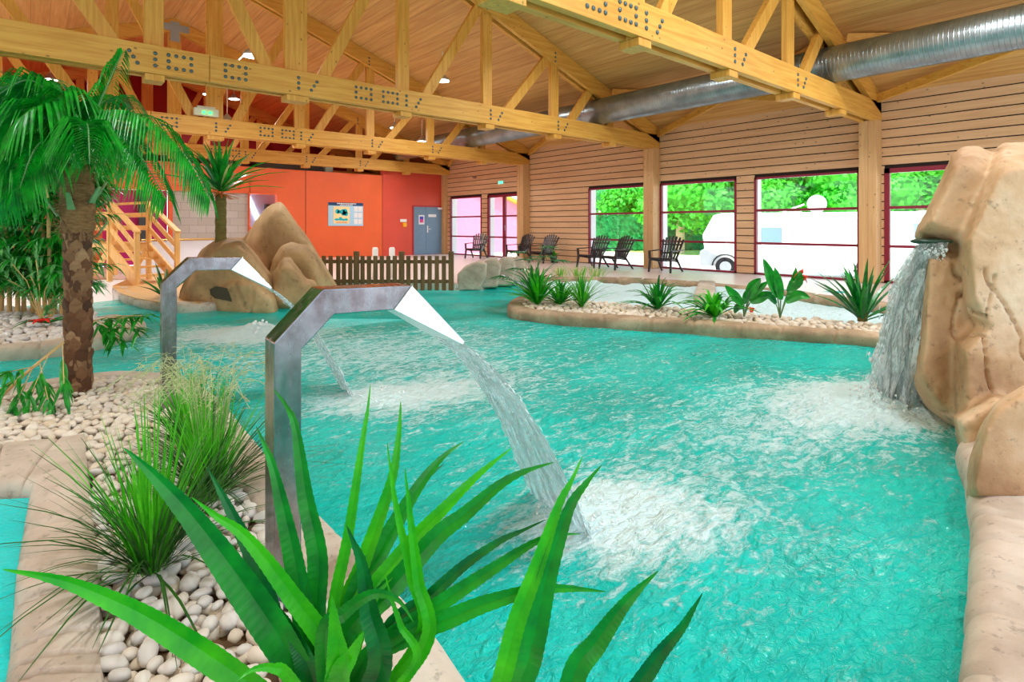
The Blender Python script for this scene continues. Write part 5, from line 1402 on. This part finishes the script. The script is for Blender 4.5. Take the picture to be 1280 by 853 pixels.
# ------------------------------------------------------------------ stairs
ND = RT*((171-640)/FOC*11.6)+FW*11.6; TD = RT*((137-640)/FOC*12.4)+FW*12.4
sd_ = (ND-TD); run = sd_.length; sd_.normalize(); sp_ = V(-sd_.y, sd_.x, 0)
if sp_.dot(FW) < 0: sp_ = -sp_
WS = .78; LH = .83; RH = .92
st = empty('wooden_footbridge', V(ND.x, ND.y, 0), 'pale pine staircase with handrails leading up to a landing', 'staircase')
LL = 1.9
def P2(a, w, z): return TD+sd_*a+sp_*w+V(0,0,z)
for w in (0, WS):
    m = MB(); m.bar(P2(run, w, 0), P2(run, w, 1.08), .09, .09, sd_); m.build('newel_post', pine, st, bevel=.006)
    m = MB(); m.bar(P2(0, w, 0), P2(0, w, LH+RH), .09, .09, sd_); m.build('newel_post', pine, st, bevel=.006)
    m = MB(); m.bar(P2(-LL, w, 0), P2(-LL, w, LH+RH), .09, .09, sd_); m.build('newel_post', pine, st, bevel=.006)
    m = MB(); m.bar(P2(-.05, w, LH+RH+.03), P2(run+.06, w, 1.09), .11, .05); m.build('handrail', pine, st)
    m = MB(); m.bar(P2(-LL, w, LH+RH+.02), P2(0, w, LH+RH+.02), .11, .05); m.build('handrail', pine, st)
    for k in (.33, .66):
        m = MB(); m.bar(P2(0, w, LH+RH*k+.05), P2(run, w, .12+RH*k+.05), .03, .11); m.build('rail_board', pine, st)
        m = MB(); m.bar(P2(-LL, w, LH+RH*k+.05), P2(0, w, LH+RH*k+.05), .03, .11); m.build('rail_board', pine, st)
    m = MB(); m.bar(P2(-.05, w, LH-.08), P2(run, w, .06), .05, .24); m.build('stringer', pine, st)
    m = MB(); m.bar(P2(-LL, w, LH-.1), P2(0, w, LH-.1), .05, .2); m.build('stringer', pine, st)
    m = MB(); m.bar(P2(-.9, w, .1), P2(-.1, w, LH-.15), .08, .08); m.build('brace', pine, st)
for k in range(1, 5):
    a = run*(k-.4)/5; z = LH*(1-k/5); m = MB(); m.bar(P2(a, 0, z), P2(a, WS, z), .24, .035); m.build('tread', pine, st)
m = MB()
for k in range(12): m.bar(P2(-LL+.08+k*.158, -.0, LH), P2(-LL+.08+k*.158, WS, LH), .14, .035)
m.build('landing', pine, st)
# low white wall with brass rail
xa, xb = 2.2, 5.6; Yw = 17.5
m = MB(); m.box((xa, Yw, 0), (xb, Yw+.12, .82)); o = m.build('low_screen', M('white_screen', srgb(225,228,240), .5), origin=((xa+xb)/2, Yw, 0)); tag(o, 'low white screen wall behind the mound rock', 'screen')
m = MB(); m.tube([(xa, Yw-.03, .86), (xb, Yw-.03, .86)], .03, 10); o2 = m.build('rail', gold_m, o); 

# ------------------------------------------------------------------ outside
lawn_m = M('sunlit_lawn', srgb(150,190,90), .8, var=.2, vs=1)
gravel_m = M('pale_gravel', srgb(225,222,205), .8, var=.06, vs=3)
m = MB(); m.box((XW+.36, -40, -.62), (90, 70, -.5)); tag(m.build('ground', gravel_m), 'pale sunlit gravel ground outside the windows', kind='structure')
m = MB(); m.box((30, 8, -.5), (60, 60, -.47)); tag(m.build('lawn', lawn_m), 'sunlit lawn beyond the gravel', kind='structure')
def leafball(m, c, r, n, s, rs, mi=0):
    for i in range(n):
        d = Vector((rs.gauss(0,1), rs.gauss(0,1), rs.gauss(0,1))).normalized(); q = c+Vector((d.x*r[0], d.y*r[1], d.z*r[2]))*rs.uniform(.72, 1.05)
        a = Vector((rs.gauss(0,1), rs.gauss(0,1), rs.gauss(0,1))).normalized(); b = a.cross(d).normalized()
        m.add([q-a*s, q-b*s*.6, q+a*s, q+b*s*.6], [(0,1,2,3)], mi)
def tree(p, h, R_, label, rs, mat=lf_tree, trunk=True):
    root = empty('tree', p, label, 'tree', 'trees outside the windows')
    m = MB(); m.tube([p, p+V(.05,0,h*.35), p+V(0,.1,h*.7)], [.28,.24,.15], 12); m.build('trunk', M('pale_bark', srgb(190,170,140), .8, var=.2), root)
    m = MB()
    for k in range(12):
        c = p+V(rs.uniform(-R_*.55,R_*.55), rs.uniform(-R_*.6,R_*.6), h*rs.uniform(.34,.8)); r = R_*rs.uniform(.42,.62)
        leafball(m, c, (r, r, r*.75), 520, .2, rs); m.ball(c, (r*.68, r*.68, r*.55), 10, 8)
    m.build('foliage', mat, root)
rs = random.Random(31)
def outp(px, d, z=-.5): 
    q = pp(px, 283, d); q.z = z; return q
tree(outp(850, 35), 7, 3.4, 'broad leafy tree with pale trunk seen in the fourth window', rs)
tree(outp(985, 44), 10, 5.0, 'large tree in the fifth window behind the white dish', rs, lf_hedge)
tree(outp(1050, 40), 9, 4.4, 'bright tree in the right part of the fifth window', rs)
tree(outp(770, 52), 11, 5.5, 'distant tree in the upper part of the third window', rs, lf_hedge)
tree(outp(1150, 38), 9, 4.6, 'leafy tree behind the right glazed door', rs)
tree(outp(905, 50), 10, 5.2, 'distant tree in the right part of the fourth window', rs)
tree(outp(800, 44), 9, 3.2, 'bright leafy tree edge beside the middle wall post', rs)
tree(outp(950, 42), 8, 3.6, 'leafy tree at the left edge of the fifth window', rs)
m = MB(); p = outp(780, 40)
h0, h1 = outp(690, 38), outp(905, 41)
root = empty('hedge', lrp(h0, h1, .5), 'dense clipped hedge behind the lawn', 'hedge')
m.bar(h0+V(0,0,1.25), h1+V(0,0,1.25), 1.2, 2.3)
dv = (h1-h0)
for i in range(5200):
    q = lrp(h0, h1, rs.random())+V(rs.uniform(-.75,.75), rs.uniform(-.75,.75), rs.uniform(0, 2.6)); a = V(rs.gauss(0,1), rs.gauss(0,1), rs.gauss(0,1)).normalized(); b = a.cross(V(.3,.5,.8)).normalized()
    m.add([q-a*.14, q-b*.08, q+a*.14, q+b*.08], [(0,1,2,3)])
m.build('foliage', lf_hedge, root)
# far white building with orange trim in window 3
q0, q1 = outp(735, 60), outp(815, 60)
root = empty('far_house', lrp(q0, q1, .5), 'white far building with orange panels above the hedge', 'building')
m = MB(); m.bar(q0+V(0,0,2), q1+V(0,0,2), .5, 4.6); m.build('wall', white_m, root)
for a, b in ((.08,.2),(.45,.7)):
    m = MB(); m.bar(lrp(q0, q1, a)+V(0,0,2.8)-FW*.3, lrp(q0, q1, b)+V(0,0,2.8)-FW*.3, .05, .8); m.build('orange_panel', M('orange_panel', srgb(235,160,90), .6), root)
# pink wing of the building seen in the far windows
wing = MB(); yw = 28.5
wing.add([(14.6, yw, -.5), (26, yw, -.5), (26, yw, 2.4), (20.5, yw, 4.6), (14.6, yw, 4.9), (14.6, yw+.2, -.5), (26, yw+.2, -.5), (26, yw+.2, 2.4), (20.5, yw+.2, 4.6), (14.6, yw+.2, 4.9)], [(0,1,2,3,4), (9,8,7,6,5), (0,5,6,1), (1,6,7,2), (2,7,8,3), (3,8,9,4)])
root = empty('annex_building', (18, yw, -.5), 'pink rendered annex seen through the far window and glazed door', 'building')
wing.build('wall', pink_m, root)
m = MB(); m.bar((18.8, yw-.15, 4.9), (26.3, yw-.15, 2.2), .3, .22); m.build('verge_board', M('orange_timber', srgb(245,170,70), .6), root)
# camper vans
def wheel(m, c, r, ax, w=.2):
    m.tube([c-ax*w/2, c+ax*w/2], r, 22)
van_m = M('white_coachwork', srgb(238,238,238), .3); tyre_m = M('tyre', srgb(40,40,44), .8); vglass = M('tinted_glass', srgb(110,140,170), .1)
def van(f, dirv, label, L=5.6, Wd=2.0, H=2.1, dish=False):
    """f = ground point under the nose, dirv = direction to the rear"""
    root = empty('camper_van', f, label, 'vehicle', 'white vehicles parked outside'); s = V(-dirv.y, dirv.x, 0)
    if s.dot(FW) > 0: s = -s       # towards the camera
    prof = [(0,.35),(0,.85),(.25,1.0),(.95,1.15),(1.75,H-.2),(2.1,H),(L-.15,H),(L,H-.3),(L,.35)]
    m = MB(); n = len(prof); vs = [f+dirv*a+s*(Wd/2)+V(0,0,z) for a, z in prof]+[f+dirv*a-s*(Wd/2)+V(0,0,z) for a, z in prof]
    m.add(vs, [tuple(range(n)), tuple(range(2*n-1, n-1, -1))]+[(i, n+i, n+(i+1)%n, (i+1)%n) for i in range(n)]); m.build('body', van_m, root, bevel=.05)
    m = MB(); g = [(1.15,1.2),(1.75,H-.32),(2.6,H-.32),(2.6,1.2)]; 
    for sg in (1, -1): m.add([f+dirv*a+s*(sg*(Wd/2+.012))+V(0,0,z) for a, z in g], [(0,1,2,3)])
    m.add([f+dirv*(a-.02)+s*(b*(Wd/2-.15))+V(0,0,z+.02) for a, z, b in ((1.0,1.2,1),(1.0,1.2,-1),(1.7,H-.25,-1),(1.7,H-.25,1))], [(0,1,2,3)])
    m.build('window', vglass, root)
    for a in (.85, L-1.1):
        for sg in (1, -1):
            c = f+dirv*a+s*sg*(Wd/2-.08)+V(0,0,.33); m = MB(); wheel(m, c, .33, s); m.build('wheel', tyre_m, root)
            m = MB(); m.tube([c+s*sg*.1, c+s*sg*.13], .19, 16); m.build('hubcap', van_m, root)
            m = MB(); m.tube([f+dirv*(a+.43*math.cos(t))+s*sg*(Wd/2+.01)+V(0,0,.33+.43*math.sin(t)) for t in np.linspace(.05, PI-.05, 12)], .03, 6); m.build('wheel_arch', dark_m, root)
    return root
dv = (outp(1060, 19)-outp(880, 21)); dv.z = 0; dv.normalize()
van(outp(879, 20.6), dv, 'white van with sloping nose between the fourth and fifth windows', L=6.2, H=2.0)
def caravan(c, dirv, label, L=6.0, H=2.45, Wd=2.2):
    root = empty('caravan', c, label, 'vehicle', 'white vehicles parked outside'); s = V(-dirv.y, dirv.x, 0)
    if s.dot(FW) > 0: s = -s
    prof = [(-L/2,.5),(-L/2-.1,1.3),(-L/2+.4,H-.1),(-L/2+.8,H),(L/2-.6,H),(L/2-.1,H-.3),(L/2,.5)]
    m = MB(); n = len(prof); vs = [c+dirv*a+s*(Wd/2)+V(0,0,z) for a, z in prof]+[c+dirv*a-s*(Wd/2)+V(0,0,z) for a, z in prof]
    m.add(vs, [tuple(range(n)), tuple(range(2*n-1, n-1, -1))]+[(i, n+i, n+(i+1)%n, (i+1)%n) for i in range(n)]); m.build('body', van_m, root, bevel=.06)
    for a, b in ((-2.2,-.9), (.5,1.8)):
        m = MB(); m.bar(c+dirv*a+s*(Wd/2+.01)+V(0,0,1.55), c+dirv*b+s*(Wd/2+.01)+V(0,0,1.55), .02, .55); m.build('window', vglass, root)
    for sg in (1, -1):
        m = MB(); wheel(m, c+s*sg*(Wd/2-.15)+V(0,0,.33), .33, s); m.build('wheel', tyre_m, root)
    return root
cc = outp(1010, 26.5); caravan(cc, dv, 'white caravan filling the middle of the fifth window', L=9, H=2.35)
caravan(outp(1205, 21), dv, 'white caravan seen through the right glazed door', L=4.5, H=2.3)
p = outp(1021, 26.5, 1.85+.42); m = MB(); m.ball(p, (.42,.42,.42), 20, 14); m.tube([p-V(0,0,.45), p-V(0,0,.3)], .15, 12)
tag(m.build('satellite_dome', van_m, smooth=True, origin=tuple(p-V(0,0,.45))), 'round white dome on the caravan roof', 'satellite dome')
p = outp(978, 26.5, 1.88); m = MB(); m.bar(p, p+dv*.9+V(0,0,.35), .7, .06); m.bar(p+V(0,0,-.05), p+dv*.8+V(0,0,-.02), .6, .1)
tag(m.build('roof_hatch', van_m, origin=tuple(p)), 'open slanted white hatch on the caravan roof', 'roof hatch')

# ------------------------------------------------------------------ light, sky, camera
w = bpy.data.worlds.new('sky'); bpy.context.scene.world = w; w.use_nodes = True; nt = w.node_tree
bg = nt.nodes['Background']; t = nd(nt, 'ShaderNodeTexCoord'); sx = nd(nt, 'ShaderNodeSeparateXYZ'); nt.links.new(t.outputs['Generated'], sx.inputs[0])
nt.links.new(ramp(nt, sx.outputs[2], [(0, (.93,.97,1)), (.5, (.55,.76,1))]), bg.inputs['Color']); bg.inputs['Strength'].default_value = 1.7
s = bpy.data.lights.new('sun', 'SUN'); s.energy = 9; s.angle = R(1.5); s.color = (1,.96,.88)
so = bpy.data.objects.new('sun', s); COL.objects.link(so); so.rotation_euler = Vector((.62, .16, -.75)).to_track_quat('-Z', 'Y').to_euler()
cd = bpy.data.cameras.new('camera'); co = bpy.data.objects.new('camera', cd); COL.objects.link(co); bpy.context.scene.camera = co
co.location = (0, 0, CAMH); co.rotation_euler = (R(90), 0, -YAW); cd.sensor_width = 36; cd.lens = FOC/1280*36
cd.shift_y = (HOR-426.5)/1280; cd.clip_start = .05; cd.clip_end = 300
sc = bpy.context.scene
sc.view_settings.view_transform = 'Standard'; sc.view_settings.look = 'None'; sc.view_settings.gamma = 1; sc.view_settings.use_curve_mapping = False
sc.view_settings.exposure = .45
sc.cycles.max_bounces = 8; sc.cycles.transparent_max_bounces = 16; sc.cycles.use_denoising = True
sc.cycles.sample_clamp_indirect = 6; sc.cycles.caustics_reflective = False; sc.cycles.caustics_refractive = False
